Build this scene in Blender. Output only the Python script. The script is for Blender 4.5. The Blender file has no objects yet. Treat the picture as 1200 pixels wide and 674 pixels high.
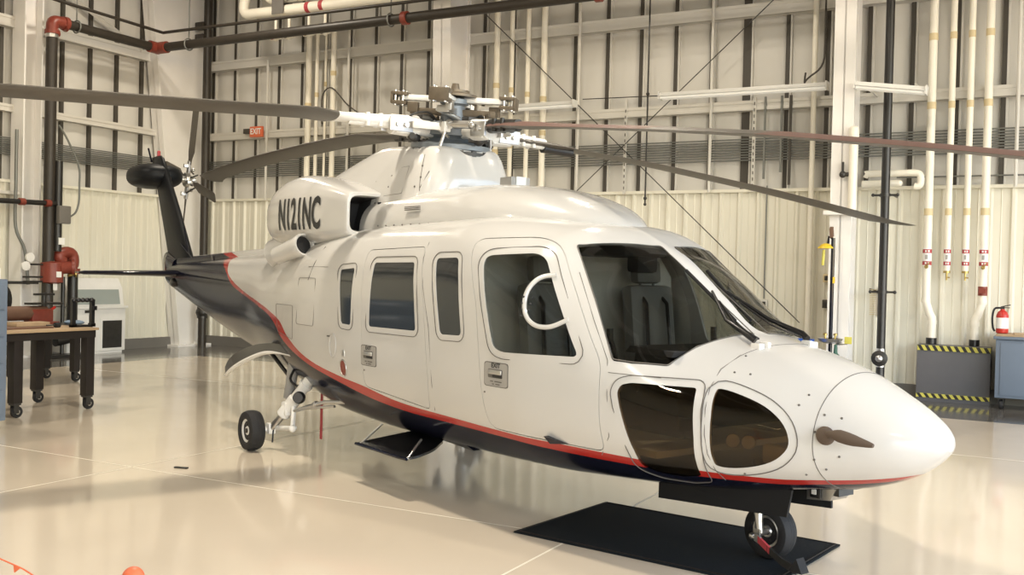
import bpy, bmesh, math, random
import numpy as np
from mathutils import Vector, Matrix
PI = math.pi
random.seed(7)
SC = bpy.context.scene
COL = SC.collection
V = Vector

# ---------------------------------------------------------------- camera
def set_camera():
    yaw, pitch, roll = (math.radians(a) for a in (118.59, -0.80, 1.40))
    f = V((math.cos(yaw)*math.cos(pitch), math.sin(yaw)*math.cos(pitch), math.sin(pitch)))
    r = V((math.sin(yaw), -math.cos(yaw), 0)); u = r.cross(f)
    c, s = math.cos(roll), math.sin(roll)
    r2 = c*r + s*u; u2 = -s*r + c*u
    cam = bpy.data.cameras.new('camera'); o = bpy.data.objects.new('camera', cam); COL.objects.link(o)
    o.matrix_world = Matrix(((r2.x, u2.x, -f.x, 4.770), (r2.y, u2.y, -f.y, -7.574), (r2.z, u2.z, -f.z, 1.703), (0, 0, 0, 1)))
    cam.sensor_fit = 'HORIZONTAL'; cam.sensor_width = 36.0; cam.lens = 1174/1200*36
    cam.clip_start = 0.05; cam.clip_end = 300
    SC.camera = o
set_camera()

# ---------------------------------------------------------------- world, daylight, exposure
SC.view_settings.view_transform = 'Standard'
SC.view_settings.look = 'None'
SC.view_settings.gamma = 1.0
SC.view_settings.use_curve_mapping = False
SC.view_settings.exposure = -0.33
SKY, LAMP_W, SUN_E, SUN_D = 1.05, 250.0, 0.0, (-0.6, 0.7, -0.4)
w = bpy.data.worlds.new('sky'); SC.world = w; w.use_nodes = True
nt = w.node_tree; nt.nodes.clear()
sky = nt.nodes.new('ShaderNodeTexSky'); sky.sky_type = 'NISHITA'; sky.sun_disc = False
sky.sun_elevation = math.radians(38); sky.sun_rotation = math.radians(120); sky.air_density = 1.0
bg = nt.nodes.new('ShaderNodeBackground'); bg.inputs['Strength'].default_value = SKY
out = nt.nodes.new('ShaderNodeOutputWorld')
nt.links.new(sky.outputs[0], bg.inputs[0]); nt.links.new(bg.outputs[0], out.inputs[0])

def area(name, loc, target, sx, sy, power, col):
    l = bpy.data.lights.new(name, 'AREA'); l.shape = 'RECTANGLE'; l.size = sx; l.size_y = sy
    l.energy = power; l.color = col
    o = bpy.data.objects.new(name, l); COL.objects.link(o); o.location = loc
    o.rotation_euler = (V(target)-V(loc)).to_track_quat('-Z', 'Y').to_euler()
    return o
# daylight comes in by the open hangar doors (right side and right part of the front); portals only guide its sampling
for nm, loc, tg, sx, sy in (('door_portal_side', (14.0, -3.75, 3.4), (0, -3.75, 3.4), 24.0, 6.7), ('door_portal_front', (11.5, -16.0, 3.4), (11.5, 0, 3.4), 5.0, 6.7)):
    pt = area(nm, loc, tg, sx, sy, 1, (1, 1, 1)); pt.data.cycles.is_portal = True
# high-bay lamps hanging under the roof
for x, y, k in [(-8.2, -1.6, 1), (-0.2, -1.6, 2.0), (7.6, -1.6, 1), (-8.2, 4.6, .8), (-0.2, 4.8, .6), (7.6, 4.6, .8), (-8.2, -9, 1), (-0.2, -9, 1), (7.6, -9, .8)]:
    area('high_bay_lamp', (x, y, 7.75), (x, y, 0), 0.4, 0.4, LAMP_W*k, (1.0, 0.89, 0.73))
SUN = bpy.data.lights.new('sun', 'SUN'); SUN.energy = SUN_E; SUN.angle = math.radians(1.0); SUN.color = (1.0, 0.88, 0.72)
so = bpy.data.objects.new('sun', SUN); COL.objects.link(so); so.location = (20, -20, 15)
so.rotation_euler = V(SUN_D).to_track_quat('-Z', 'Y').to_euler()

# ---------------------------------------------------------------- materials
def mat(name, col, rough=0.5, metal=0.0, coat=0.0, var=0.0, scale=6.0, bump=0.0, bscale=60.0, spec=0.5, emit=None, estr=0.0, rvar=0.0):
    m = bpy.data.materials.new(name); m.use_nodes = True
    n = m.node_tree.nodes; L = m.node_tree.links; b = n['Principled BSDF']
    b.inputs['Base Color'].default_value = (*col, 1); b.inputs['Roughness'].default_value = rough
    b.inputs['Metallic'].default_value = metal; b.inputs['Coat Weight'].default_value = coat
    b.inputs['Coat Roughness'].default_value = 0.06; b.inputs['Specular IOR Level'].default_value = spec
    if emit:
        b.inputs['Emission Color'].default_value = (*emit, 1); b.inputs['Emission Strength'].default_value = estr
    if var or rvar or bump:
        tc = n.new('ShaderNodeTexCoord')
        nz = n.new('ShaderNodeTexNoise'); nz.inputs['Scale'].default_value = scale; nz.inputs['Detail'].default_value = 5
        L.new(tc.outputs['Object'], nz.inputs['Vector'])
        if var:
            mx = n.new('ShaderNodeMix'); mx.data_type = 'RGBA'
            mx.inputs[6].default_value = (*[max(0, c*(1-var)) for c in col], 1)
            mx.inputs[7].default_value = (*[min(1, c*(1+var)) for c in col], 1)
            L.new(nz.outputs['Fac'], mx.inputs[0]); L.new(mx.outputs[2], b.inputs['Base Color'])
        if rvar:
            mr = n.new('ShaderNodeMapRange'); mr.inputs[3].default_value = max(0.02, rough-rvar); mr.inputs[4].default_value = rough+rvar
            L.new(nz.outputs['Fac'], mr.inputs[0]); L.new(mr.outputs[0], b.inputs['Roughness'])
        if bump:
            n2 = n.new('ShaderNodeTexNoise'); n2.inputs['Scale'].default_value = bscale
            L.new(tc.outputs['Object'], n2.inputs['Vector'])
            bp = n.new('ShaderNodeBump'); bp.inputs['Strength'].default_value = bump; bp.inputs['Distance'].default_value = 0.01
            L.new(n2.outputs['Fac'], bp.inputs['Height']); L.new(bp.outputs[0], b.inputs['Normal'])
    return m

def glass(name, tint, rough=0.02, ior=1.45, gmin=0.0):
    """thin tinted pane: a tint that lets light through and a fresnel reflection"""
    m = bpy.data.materials.new(name); m.use_nodes = True
    n = m.node_tree.nodes; L = m.node_tree.links; n.clear()
    o = n.new('ShaderNodeOutputMaterial'); mx = n.new('ShaderNodeMixShader')
    t = n.new('ShaderNodeBsdfTransparent'); t.inputs[0].default_value = (*tint, 1)
    g = n.new('ShaderNodeBsdfGlossy'); g.inputs['Roughness'].default_value = rough
    lw = n.new('ShaderNodeLayerWeight'); lw.inputs[0].default_value = 0.5
    pw = n.new('ShaderNodeMath'); pw.operation = 'POWER'; pw.inputs[1].default_value = 5.0; L.new(lw.outputs['Facing'], pw.inputs[0])
    fr = n.new('ShaderNodeMath'); fr.operation = 'MULTIPLY_ADD'; fr.inputs[1].default_value = 0.94; fr.inputs[2].default_value = 0.035; L.new(pw.outputs[0], fr.inputs[0])
    L.new(fr.outputs[0], mx.inputs[0]); L.new(t.outputs[0], mx.inputs[1]); L.new(g.outputs[0], mx.inputs[2]); L.new(mx.outputs[0], o.inputs[0])
    return m

M = {}
M['white'] = mat('white_paint', (0.59, 0.582, 0.562), 0.22, coat=0.6)
M['white_dull'] = mat('white_enamel', (0.78, 0.77, 0.74), 0.35, var=0.05)
M['steel_white'] = mat('white_steel_paint', (0.84, 0.82, 0.79), 0.5, var=0.05, scale=3)
M['navy'] = mat('navy_paint', (0.006, 0.007, 0.016), 0.10, coat=0.0, spec=0.4)
M['black'] = mat('black_enamel', (0.012, 0.012, 0.013), 0.3)
M['black_matte'] = mat('black_matte', (0.010, 0.010, 0.011), 0.8)
M['rubber'] = mat('rubber', (0.013, 0.013, 0.014), 0.75, bump=0.15, bscale=90)
M['lining'] = mat('cabin_lining', (0.68, 0.66, 0.62), 0.7)
M['seat'] = mat('seat_leather', (0.20, 0.195, 0.185), 0.5)
M['dark_metal'] = mat('dark_metal', (0.06, 0.058, 0.055), 0.4, metal=0.7, var=0.2, scale=15)
M['steel'] = mat('steel', (0.55, 0.54, 0.52), 0.3, metal=0.9, var=0.15, scale=12)
M['hubgrey'] = mat('hub_grey', (0.20, 0.225, 0.25), 0.4, metal=0.3, var=0.15, scale=14)
M['brown_metal'] = mat('bronze_grey_metal', (0.16, 0.13, 0.095), 0.4, metal=0.5, var=0.25, scale=18)
M['blade'] = mat('blade_grey', (0.085, 0.075, 0.062), 0.45, var=0.12, scale=4)
M['blade_red'] = mat('blade_red_brown', (0.135, 0.070, 0.055), 0.5, var=0.2, scale=8)
M['seam'] = mat('seam', (0.13, 0.12, 0.108), 0.6)
M['glass_cockpit'] = glass('cockpit_glass', (0.64, 0.65, 0.63))
M['glass_chin'] = glass('chin_glass', (0.58, 0.50, 0.39))
M['glass_cabin'] = mat('cabin_window_glass', (0.016, 0.020, 0.024), 0.08, spec=0.6)
M['grey_plate'] = mat('grey_placard', (0.36, 0.35, 0.33), 0.5)
M['red'] = mat('red_paint', (0.48, 0.03, 0.02), 0.3, var=0.1)
M['red_valve'] = mat('red_valve_paint', (0.22, 0.042, 0.026), 0.4, var=0.2, scale=20)
M['floor_grey'] = mat('floor_grey', (0.2, 0.2, 0.2), 0.3)
M['pitot_cover'] = mat('brown_cover_cloth', (0.105, 0.075, 0.055), 0.8)
M['pipe_black'] = mat('black_pipe_paint', (0.016, 0.015, 0.014), 0.35, var=0.3, scale=9)
M['pipe_old'] = mat('sprinkler_pipe', (0.030, 0.024, 0.018), 0.45, var=0.3, scale=9)
M['pipe_cream'] = mat('cream_pipe', (0.86, 0.82, 0.71), 0.45, var=0.06, scale=5)
M['conduit'] = mat('conduit_steel', (0.20, 0.205, 0.19), 0.5, metal=0.5)
M['insul'] = mat('insulation_white', (0.60, 0.585, 0.545), 0.6, var=0.06, scale=1.3, bump=0.25, bscale=3)
M['batten'] = mat('dark_batten', (0.06, 0.053, 0.043), 0.6, var=0.2, scale=5)
M['wainscot'] = mat('cream_steel_panel', (0.74, 0.715, 0.61), 0.38, var=0.03, scale=2)
M['girt'] = mat('girt_grey_white', (0.62, 0.60, 0.55), 0.5, var=0.06, scale=3)
M['baseboard'] = mat('grey_baseboard', (0.16, 0.15, 0.135), 0.6, var=0.1)
M['ceiling'] = mat('roof_insulation', (0.30, 0.27, 0.22), 0.8, var=0.1, scale=1)
M['blue_grey'] = mat('blue_grey_enamel', (0.145, 0.185, 0.245), 0.4, var=0.06)
M['slate'] = mat('slate_grey_paint', (0.115, 0.115, 0.125), 0.5, var=0.08)
M['mat_rubber'] = mat('mat_rubber', (0.006, 0.009, 0.012), 0.85, spec=0.2, bump=0.3, bscale=130)
M['wood'] = mat('plywood', (0.42, 0.30, 0.18), 0.55, var=0.2, scale=8)
M['brown'] = mat('brown_leather', (0.15, 0.08, 0.05), 0.6, var=0.2)
M['yellow'] = mat('yellow_plastic', (0.80, 0.55, 0.04), 0.4)
M['yellow_dull'] = mat('safety_yellow', (0.60, 0.55, 0.10), 0.5)
M['hazard_dark'] = mat('hazard_black', (0.02, 0.02, 0.02), 0.5)
M['blue'] = mat('blue_plastic', (0.02, 0.10, 0.45), 0.4)
M['green'] = mat('dark_green_plastic', (0.02, 0.09, 0.06), 0.4)
M['orange'] = mat('orange_red_plastic', (0.72, 0.15, 0.06), 0.45)
M['lamp_tube'] = mat('lamp_diffuser', (0.8, 0.79, 0.74), 0.4, emit=(1, 0.96, 0.86), estr=0.25)
M['lens'] = mat('lens_glass', (0.10, 0.10, 0.11), 0.05, metal=0.6)
M['navy_satin'] = mat('navy_satin', (0.007, 0.008, 0.010), 0.45, spec=0.2)
M['exit_red'] = mat('exit_sign_face', (0.60, 0.14, 0.06), 0.4, emit=(0.9, 0.16, 0.06), estr=0.12)
M['print'] = mat('black_print', (0.012, 0.012, 0.013), 0.4)
M['white_print'] = mat('white_print', (0.85, 0.85, 0.82), 0.5)
M['red_print'] = mat('red_print', (0.42, 0.05, 0.06), 0.5)
M['pale_glass'] = mat('pale_window', (0.32, 0.36, 0.345), 0.15)
M['dark_steel'] = mat('dark_steel', (0.020, 0.016, 0.014), 0.5, spec=0.3, var=0.2, scale=10)
M['pale_blue'] = mat('pale_blue_cloth', (0.22, 0.30, 0.40), 0.9)
M['gear_door_grey'] = mat('gear_door_grey', (0.055, 0.053, 0.048), 0.3)
M['brass'] = mat('brass', (0.45, 0.34, 0.12), 0.35, metal=0.8)

# ---------------------------------------------------------------- mesh kit
class MB:
    def __init__(s): s.v = []; s.f = []; s.m = []
    def add(s, vs, fs, m=0):
        k = len(s.v); s.v += [tuple(p) for p in vs]; s.f += [tuple(i+k for i in f) for f in fs]; s.m += [m]*len(fs); return s
    def box(s, c, d, m=0, rot=None, bev=0.0):
        hx, hy, hz = d[0]/2, d[1]/2, d[2]/2; c = V(c)
        if bev <= 0:
            vs = [V((x*hx, y*hy, z*hz)) for x in (-1, 1) for y in (-1, 1) for z in (-1, 1)]
            fs = [(0, 1, 3, 2), (4, 6, 7, 5), (0, 4, 5, 1), (2, 3, 7, 6), (0, 2, 6, 4), (1, 5, 7, 3)]
        else:
            b = min(bev, hx*.9, hy*.9, hz*.9); bm = bmesh.new(); bmesh.ops.create_cube(bm, size=1)
            for v in bm.verts: v.co = V((v.co.x*2*hx, v.co.y*2*hy, v.co.z*2*hz))
            bmesh.ops.bevel(bm, geom=list(bm.edges), offset=b, segments=2, affect='EDGES', profile=0.6)
            bm.verts.index_update(); vs = [v.co.copy() for v in bm.verts]; fs = [tuple(v.index for v in f.verts) for f in bm.faces]; bm.free()
        if rot is not None: vs = [rot @ p for p in vs]
        return s.add([c+p for p in vs], fs, m)
    def tube(s, path, r, n=10, m=0, cap=True, closed=False):
        P = [V(p) for p in path]; k = len(P); R = r if hasattr(r, '__len__') else [r]*k
        rings = []; N = None
        for i in range(k):
            if closed: t = P[(i+1) % k]-P[i-1]
            else: t = P[min(i+1, k-1)]-P[max(i-1, 0)]
            if t.length < 1e-9: t = V((0, 0, 1))
            t.normalize()
            if N is None:
                a = V((0, 0, 1)) if abs(t.z) < .9 else V((1, 0, 0)); N = (a-t*a.dot(t)).normalized()
            else:
                N = N-t*N.dot(t)
                N = N.normalized() if N.length > 1e-6 else t.orthogonal().normalized()
            B = t.cross(N)
            rings.append([P[i]+(N*math.cos(2*PI*j/n)+B*math.sin(2*PI*j/n))*R[i] for j in range(n)])
        vs = [p for q in rings for p in q]; fs = []
        kk = k if closed else k-1
        for i in range(kk):
            a = i*n; b = ((i+1) % k)*n
            for j in range(n): fs.append((a+j, a+(j+1) % n, b+(j+1) % n, b+j))
        if cap and not closed: fs.append(tuple(range(n))[::-1]); fs.append(tuple((k-1)*n+j for j in range(n)))
        return s.add(vs, fs, m)
    def cyl(s, p0, p1, r, r2=None, n=16, m=0): return s.tube([p0, p1], [r, r if r2 is None else r2], n, m)
    def lathe(s, prof, o=(0, 0, 0), ax=(0, 0, 1), n=24, m=0):
        ax = V(ax).normalized(); o = V(o); N = ax.orthogonal().normalized(); B = ax.cross(N)
        vs = []; fs = []
        for r, h in prof:
            for j in range(n):
                a = 2*PI*j/n; vs.append(o+ax*h+(N*math.cos(a)+B*math.sin(a))*max(r, 1e-4))
        for i in range(len(prof)-1):
            for j in range(n): fs.append((i*n+j, i*n+(j+1) % n, (i+1)*n+(j+1) % n, (i+1)*n+j))
        fs.append(tuple(range(n))[::-1]); fs.append(tuple((len(prof)-1)*n+j for j in range(n)))
        return s.add(vs, fs, m)
    def sphere(s, c, r, nu=16, nv=10, m=0):
        r = V(r) if hasattr(r, '__len__') else V((r, r, r)); c = V(c); vs = []; fs = []
        for i in range(1, nv):
            a = PI*i/nv
            for j in range(nu):
                b = 2*PI*j/nu; vs.append(c+V((r.x*math.sin(a)*math.cos(b), r.y*math.sin(a)*math.sin(b), r.z*math.cos(a))))
        k = len(vs); vs += [c+V((0, 0, r.z)), c-V((0, 0, r.z))]
        for i in range(nv-2):
            for j in range(nu): fs.append((i*nu+j, (i+1)*nu+j, (i+1)*nu+(j+1) % nu, i*nu+(j+1) % nu))
        for j in range(nu):
            fs.append((k, j, (j+1) % nu)); fs.append((k+1, (nv-2)*nu+(j+1) % nu, (nv-2)*nu+j))
        return s.add(vs, fs, m)
    def loft(s, loops, m=0, cap=True, closed=True):
        n = len(loops[0]); vs = [p for l in loops for p in l]; fs = []
        for i in range(len(loops)-1):
            for j in range(n if closed else n-1): fs.append((i*n+j, i*n+(j+1) % n, (i+1)*n+(j+1) % n, (i+1)*n+j))
        if cap: fs.append(tuple(range(n))[::-1]); fs.append(tuple((len(loops)-1)*n+j for j in range(n)))
        return s.add(vs, fs, m)
    def prism(s, poly, ext, m=0):
        """poly: 3-D loop; ext: vector it is swept along"""
        n = len(poly); e = V(ext); a = [V(p) for p in poly]
        vs = a+[p+e for p in a]
        fs = [tuple(range(n))[::-1], tuple(range(n, 2*n))]+[(i, (i+1) % n, n+(i+1) % n, n+i) for i in range(n)]
        return s.add(vs, fs, m)
    def mesh(s, name, fix=True):
        me = bpy.data.meshes.new(name); me.from_pydata(s.v, [], s.f); me.update()
        if fix:
            bm = bmesh.new(); bm.from_mesh(me); bmesh.ops.recalc_face_normals(bm, faces=bm.faces); bm.to_mesh(me); bm.free()
        me.polygons.foreach_set('material_index', s.m)
        return me
    def build(s, name, mats, parent=None, angle=38, fix=True, kind=None):
        me = s.mesh(name, fix)
        for q in (mats if isinstance(mats, (list, tuple)) else [mats]): me.materials.append(M[q] if isinstance(q, str) else q)
        if angle:
            me.polygons.foreach_set('use_smooth', [True]*len(me.polygons)); me.set_sharp_from_angle(angle=math.radians(angle))
        o = bpy.data.objects.new(name, me); COL.objects.link(o)
        if parent is not None: o.parent = parent
        if kind: o['kind'] = kind
        return o

def empty(name, loc=(0, 0, 0), rz=0.0):
    o = bpy.data.objects.new(name, None); o.empty_display_size = 0.2; COL.objects.link(o)
    o.location = loc; o.rotation_euler = (0, 0, rz); return o
def tag(o, label, cat, group=None):
    o['label'] = label; o['category'] = cat
    if group: o['group'] = group
    return o
def struct(o): o['kind'] = 'structure'; return o
def fillet(P, r, k=5):
    P = [V(p) for p in P]; n = len(P); o = []
    for i in range(n):
        p = P[i]; rr = r[i] if hasattr(r, '__len__') else r
        a = P[i-1]-p; b = P[(i+1) % n]-p
        ra = min(rr, a.length*.48); rb = min(rr, b.length*.48)
        A = p+a.normalized()*ra; B = p+b.normalized()*rb
        if rr <= 0: o.append(p); continue
        for j in range(k+1):
            t = j/k; o.append(A*(1-t)**2+p*2*t*(1-t)+B*t*t)
    return o
def catmull(P, k=4, closed=True):
    P = [V(p) for p in P]; n = len(P); o = []
    for i in range(n if closed else n-1):
        g = (lambda q: P[q % n]) if closed else (lambda q: P[max(0, min(n-1, q))])
        p0, p1, p2, p3 = g(i-1), g(i), g(i+1), g(i+2)
        for j in range(k):
            t = j/k
            o.append(0.5*((2*p1)+(p2-p0)*t+(2*p0-5*p1+4*p2-p3)*t*t+(3*p1-p0-3*p2+p3)*t**3))
    if not closed: o.append(P[-1])
    return o
def text_mesh(body, size, m, sx=1.0, depth=0.0, bold=0.0):
    """lettering in the xy plane, centred, as a mesh"""
    c = bpy.data.curves.new('txt', 'FONT'); c.body = body; c.size = size; c.align_x = 'CENTER'; c.align_y = 'CENTER'
    c.extrude = depth; c.offset = bold; c.resolution_u = 3
    o = bpy.data.objects.new('txt', c); COL.objects.link(o)
    bpy.context.view_layer.update()
    me = bpy.data.meshes.new_from_object(o.evaluated_get(bpy.context.evaluated_depsgraph_get()))
    bpy.data.objects.remove(o); bpy.data.curves.remove(c)
    for v in me.vertices: v.co.x *= sx
    me.materials.clear(); me.materials.append(M[m]); return me
def mesh_obj(name, me, parent=None):
    o = bpy.data.objects.new(name, me); COL.objects.link(o)
    if parent is not None: o.parent = parent
    return o
# ================================================================ THE HANGAR
XL, YB, XR, YF, ZC = -11.75, 8.5, 14.0, -16.0, 9.0
WZ = 3.12                                            # height of the cream steel wainscot

def floor_material():
    m = bpy.data.materials.new('polished_beige_floor'); m.use_nodes = True
    n = m.node_tree.nodes; L = m.node_tree.links; b = n['Principled BSDF']
    tc = n.new('ShaderNodeTexCoord'); sp = n.new('ShaderNodeSeparateXYZ'); L.new(tc.outputs['Object'], sp.inputs[0])
    nz = n.new('ShaderNodeTexNoise'); nz.inputs['Scale'].default_value = 0.7; nz.inputs['Detail'].default_value = 6; L.new(tc.outputs['Object'], nz.inputs['Vector'])
    beige = n.new('ShaderNodeMix'); beige.data_type = 'RGBA'
    beige.inputs[6].default_value = (0.69, 0.60, 0.475, 1); beige.inputs[7].default_value = (0.76, 0.67, 0.54, 1)
    L.new(nz.outputs['Fac'], beige.inputs[0])
    def cmp(sock, op, val):
        c = n.new('ShaderNodeMath'); c.operation = op; L.new(sock, c.inputs[0]); c.inputs[1].default_value = val; return c.outputs[0]
    a = cmp(sp.outputs[0], 'LESS_THAN', -9.5); c = cmp(sp.outputs[1], 'GREATER_THAN', 6.22)
    mx = n.new('ShaderNodeMath'); mx.operation = 'MAXIMUM'; L.new(a, mx.inputs[0]); L.new(c, mx.inputs[1])
    band = n.new('ShaderNodeMix'); band.data_type = 'RGBA'; band.inputs[7].default_value = (0.135, 0.128, 0.118, 1)
    L.new(mx.outputs[0], band.inputs[0]); L.new(beige.outputs[2], band.inputs[6]); L.new(band.outputs[2], b.inputs['Base Color'])
    r = n.new('ShaderNodeMapRange'); r.inputs[3].default_value = 0.09; r.inputs[4].default_value = 0.19
    n2 = n.new('ShaderNodeTexNoise'); n2.inputs['Scale'].default_value = 2.2; n2.inputs['Detail'].default_value = 4; L.new(tc.outputs['Object'], n2.inputs['Vector'])
    L.new(n2.outputs['Fac'], r.inputs[0]); L.new(r.outputs[0], b.inputs['Roughness'])
    b.inputs['Specular IOR Level'].default_value = 0.5
    b.inputs['Coat Weight'].default_value = 0.3; b.inputs['Coat Roughness'].default_value = 0.05
    return m
M['floor'] = floor_material()
M['joint'] = mat('floor_joint_filler', (0.82, 0.78, 0.66), 0.4)
M['apron'] = mat('concrete_apron', (0.42, 0.40, 0.36), 0.8, var=0.1, scale=1)
g = MB(); g.add([(XL-.3, YF, 0), (XR, YF, 0), (XR, YB+.3, 0), (XL-.3, YB+.3, 0)], [(0, 1, 2, 3)], 0)
def joint(p, q, wd=0.0085):
    p = V((*p, 0.0008)); q = V((*q, 0.0008)); t = (q-p).normalized(); s = V((-t.y, t.x, 0))*wd
    g.add([p-s, q-s, q+s, p+s], [(0, 1, 2, 3)], 1)
for a in [((-2.0, -9), (-2.04, 6.2)), ((2.11, -9), (2.0, 6.2)), ((-9.4, -1.70), (-2.02, -1.71)), ((-2.0, -1.72), (9, -1.55)), ((-9.4, 3.3), (9, 3.36))]: joint(*a)
struct(g.build('floor', ['floor', 'joint'], angle=0, fix=False))
ap = MB(); ap.add([(-60, -80, -.02), (80, -80, -.02), (80, YF, -.02), (-60, YF, -.02)], [(0, 1, 2, 3)]); ap.add([(XR, YF, -.02), (80, YF, -.02), (80, 60, -.02), (XR, 60, -.02)], [(0, 1, 2, 3)])
struct(ap.build('ground', 'apron', angle=0, fix=False))
cl = MB(); cl.box(((XL+XR)/2, (YF+YB)/2, ZC+.1), (XR-XL+.6, YB-YF+.6, .2), 0)
for i in range(18): cl.box((XL+1+i*1.5, (YF+YB)/2, ZC-.1), (.08, YB-YF, .2), 1)
struct(cl.build('ceiling', ['ceiling', 'girt'], angle=0))

def rib_profile(a0, a1, period, off, h):
    """(u, depth) outline of a ribbed steel sheet between a0 and a1"""
    pts = [(a0, 0)]; k = math.ceil((a0-off)/period)
    while off+k*period+.09 < a1:
        u = off+k*period
        if u-.05 > a0: pts += [(u-.045, 0), (u-.018, h), (u+.018, h), (u+.045, 0), (u+.14, 0), (u+.15, h*.22), (u+.16, 0)]
        k += 1
    return pts+[(a1, 0)]
def wall(name, u0, u1, to3, joints, off):
    b = MB()
    def quad(ua, ub, z0, z1, d, m): b.add([to3(ua, d, z0), to3(ub, d, z0), to3(ub, d, z1), to3(ua, d, z1)], [(0, 1, 2, 3)], m)
    def bar(ua, ub, z0, z1, d0, d1, m):
        vs = [to3(u, d, z) for u in (ua, ub) for d in (d0, d1) for z in (z0, z1)]
        b.add(vs, [(0, 1, 3, 2), (4, 6, 7, 5), (0, 4, 5, 1), (2, 3, 7, 6), (0, 2, 6, 4), (1, 5, 7, 3)], m)
    # white insulation facing, slightly puffed between the dark battens
    J = [u0]+[j for j in joints if u0 < j < u1]+[u1]
    for a, c in zip(J[:-1], J[1:]):
        n = 6; us = [a+(c-a)*i/n for i in range(n+1)]; ds = [.05*math.sin(PI*i/n)**.7 for i in range(n+1)]
        vs = [to3(u, d, z) for z in (WZ-.1, ZC) for u, d in zip(us, ds)]
        b.add(vs, [(i, i+1, n+2+i, n+1+i) for i in range(n)], 0)
    for j in J[1:-1]:
        hw_ = .095 if (name == 'wall_back' and abs(j-.296) < .05) else .032
        bar(j-hw_, j+.032, WZ, ZC, 0.0, .075, 1)
        bar(j+.034, j+.062, WZ, ZC, 0.0, .068, 0)
    P = rib_profile(u0, u1, .305, off, .04)
    vs = [to3(u, .09+d, z) for z in (.0, WZ) for u, d in P]; n = len(P)
    b.add(vs, [(i, i+1, n+i+1, n+i) for i in range(n-1)], 2)
    bar(u0, u1, WZ-.02, WZ+.03, 0, .16, 2)           # cap trim along the top of the cream sheets
    return struct(b.build(name, ['insul', 'batten', 'wainscot'], angle=30))
wall('wall_back', XL, XR, lambda u, d, z: (u, YB-d, z), [-11.446+.618*k for k in range(0, 40)], -.09)
wall('wall_left', YF, YB, lambda u, d, z: (XL+d, u, z), [3.62-.617*40+.617*k for k in range(0, 60)], 4.0)
rw = MB(); rw.box((XR+.1, -3.75, 7.9), (.2, 24.5, 2.2)); struct(rw.build('wall_right', 'wainscot', angle=0))
fw = MB(); fw.box(((XL+XR)/2, YF-.1, 7.9), (XR-XL, .2, 2.2)); fw.box(((XL+9.0)/2, YF-.1, 3.4), (9.0-XL, .2, 6.8)); struct(fw.build('wall_front', 'wainscot', angle=0))  # unseen wall, its opening narrowed to cut daylight on the fuselage side
bb = MB(); bb.box(((XL+XR)/2, YB-.12, .1), (XR-XL, .1, .2)); struct(bb.build('baseboard_back', 'baseboard', angle=0))
bb = MB(); bb.box((XL+.12, (YF+YB)/2, .1), (.1, YB-YF, .2)); struct(bb.build('baseboard_left', 'baseboard', angle=0))

def girt(name, p, q, out_dir, h=.2, d=.2):
    """channel-section rail along a wall, open face up and down"""
    p = V(p); q = V(q); o = V(out_dir); b = MB(); t = .025
    for (d0, d1, z0, z1) in [(d-t, d, -h/2, h/2), (0.02, d, h/2-t, h/2), (0.02, d, -h/2, -h/2+t), (d, d+.012, h/2-.05, h/2), (d, d+.012, -h/2, -h/2+.05)]:
        vs = [e+o*dd+V((0, 0, z)) for e in (p, q) for dd in (d0, d1) for z in (z0, z1)]
        b.add(vs, [(0, 1, 3, 2), (4, 6, 7, 5), (0, 4, 5, 1), (2, 3, 7, 6), (0, 2, 6, 4), (1, 5, 7, 3)])
    return struct(b.build(name, 'girt', angle=0))
girt('trim_1', (XL, YB, 6.0), (XR, YB, 6.0), (0, -1, 0)); girt('trim_2', (XL, YB, 4.48), (XR, YB, 4.48), (0, -1, 0), .16)
girt('trim_3', (XL, YF, 5.93), (XL, YB, 5.93), (1, 0, 0)); girt('trim_4', (XL, YF, 4.41), (XL, YB, 4.41), (1, 0, 0), .13)
girt('trim_5', (XL, YB, 7.6), (XR, YB, 7.6), (0, -1, 0)); girt('trim_6', (XL, YF, 7.6), (XL, YB, 7.6), (1, 0, 0))

def frame_column(x, y0, y1, fw=.30, rafter=True):
    """rigid-frame column: inner flange leans in towards the top, web towards the wall"""
    b = MB(); hz = 8.6
    def plate(pts, ext): b.prism(pts, ext)
    yi = lambda z: y0+(y1-y0)*z/6.0
    plate([(x-fw/2, yi(0), 0), (x-fw/2, yi(hz), hz), (x-fw/2, yi(hz)+.03, hz), (x-fw/2, yi(0)+.03, 0)], (fw, 0, 0))
    plate([(x-.012, yi(0), 0), (x-.012, yi(hz), hz), (x-.012, YB-.2, hz), (x-.012, YB-.2, 0)], (.024, 0, 0))
    plate([(x-.07, YB-.23, 0), (x-.07, YB-.23, hz), (x-.07, YB-.2, hz), (x-.07, YB-.2, 0)], (.14, 0, 0))
    b.box((x, (yi(0)+YB-.2)/2, .02), (fw+.12, YB-.1-yi(0)+.1, .04))
    for s in (-1, 1):
        for yy in (.15, .4): b.cyl((x+s*(fw/2+.02), yi(0)+yy, .03), (x+s*(fw/2+.02), yi(0)+yy, .09), .018, n=8)
    o = struct(b.build('column', 'steel_white', angle=0)); b = MB()
    plate([(x-.012, -15, 8.0), (x-.012, yi(hz)+.2, 8.0), (x-.012, yi(hz)+.2, 8.9), (x-.012, -15, 8.9)], (.024, 0, 0))
    plate([(x-fw/2, -15, 8.0), (x-fw/2, yi(hz)+.2, 8.0), (x-fw/2, yi(hz)+.2, 8.03), (x-fw/2, -15, 8.03)], (fw, 0, 0))
    struct(b.build('rafter', 'steel_white', angle=0)); return o
frame_column(-11.48, 7.5, 6.75); frame_column(-4.95, 7.6, 7.42, .36); frame_column(1.98, 7.42, 7.38); frame_column(9.0, 7.4, 7.2)
ec = MB()                                            # end-wall column on the left wall, by the sprinkler riser
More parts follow.
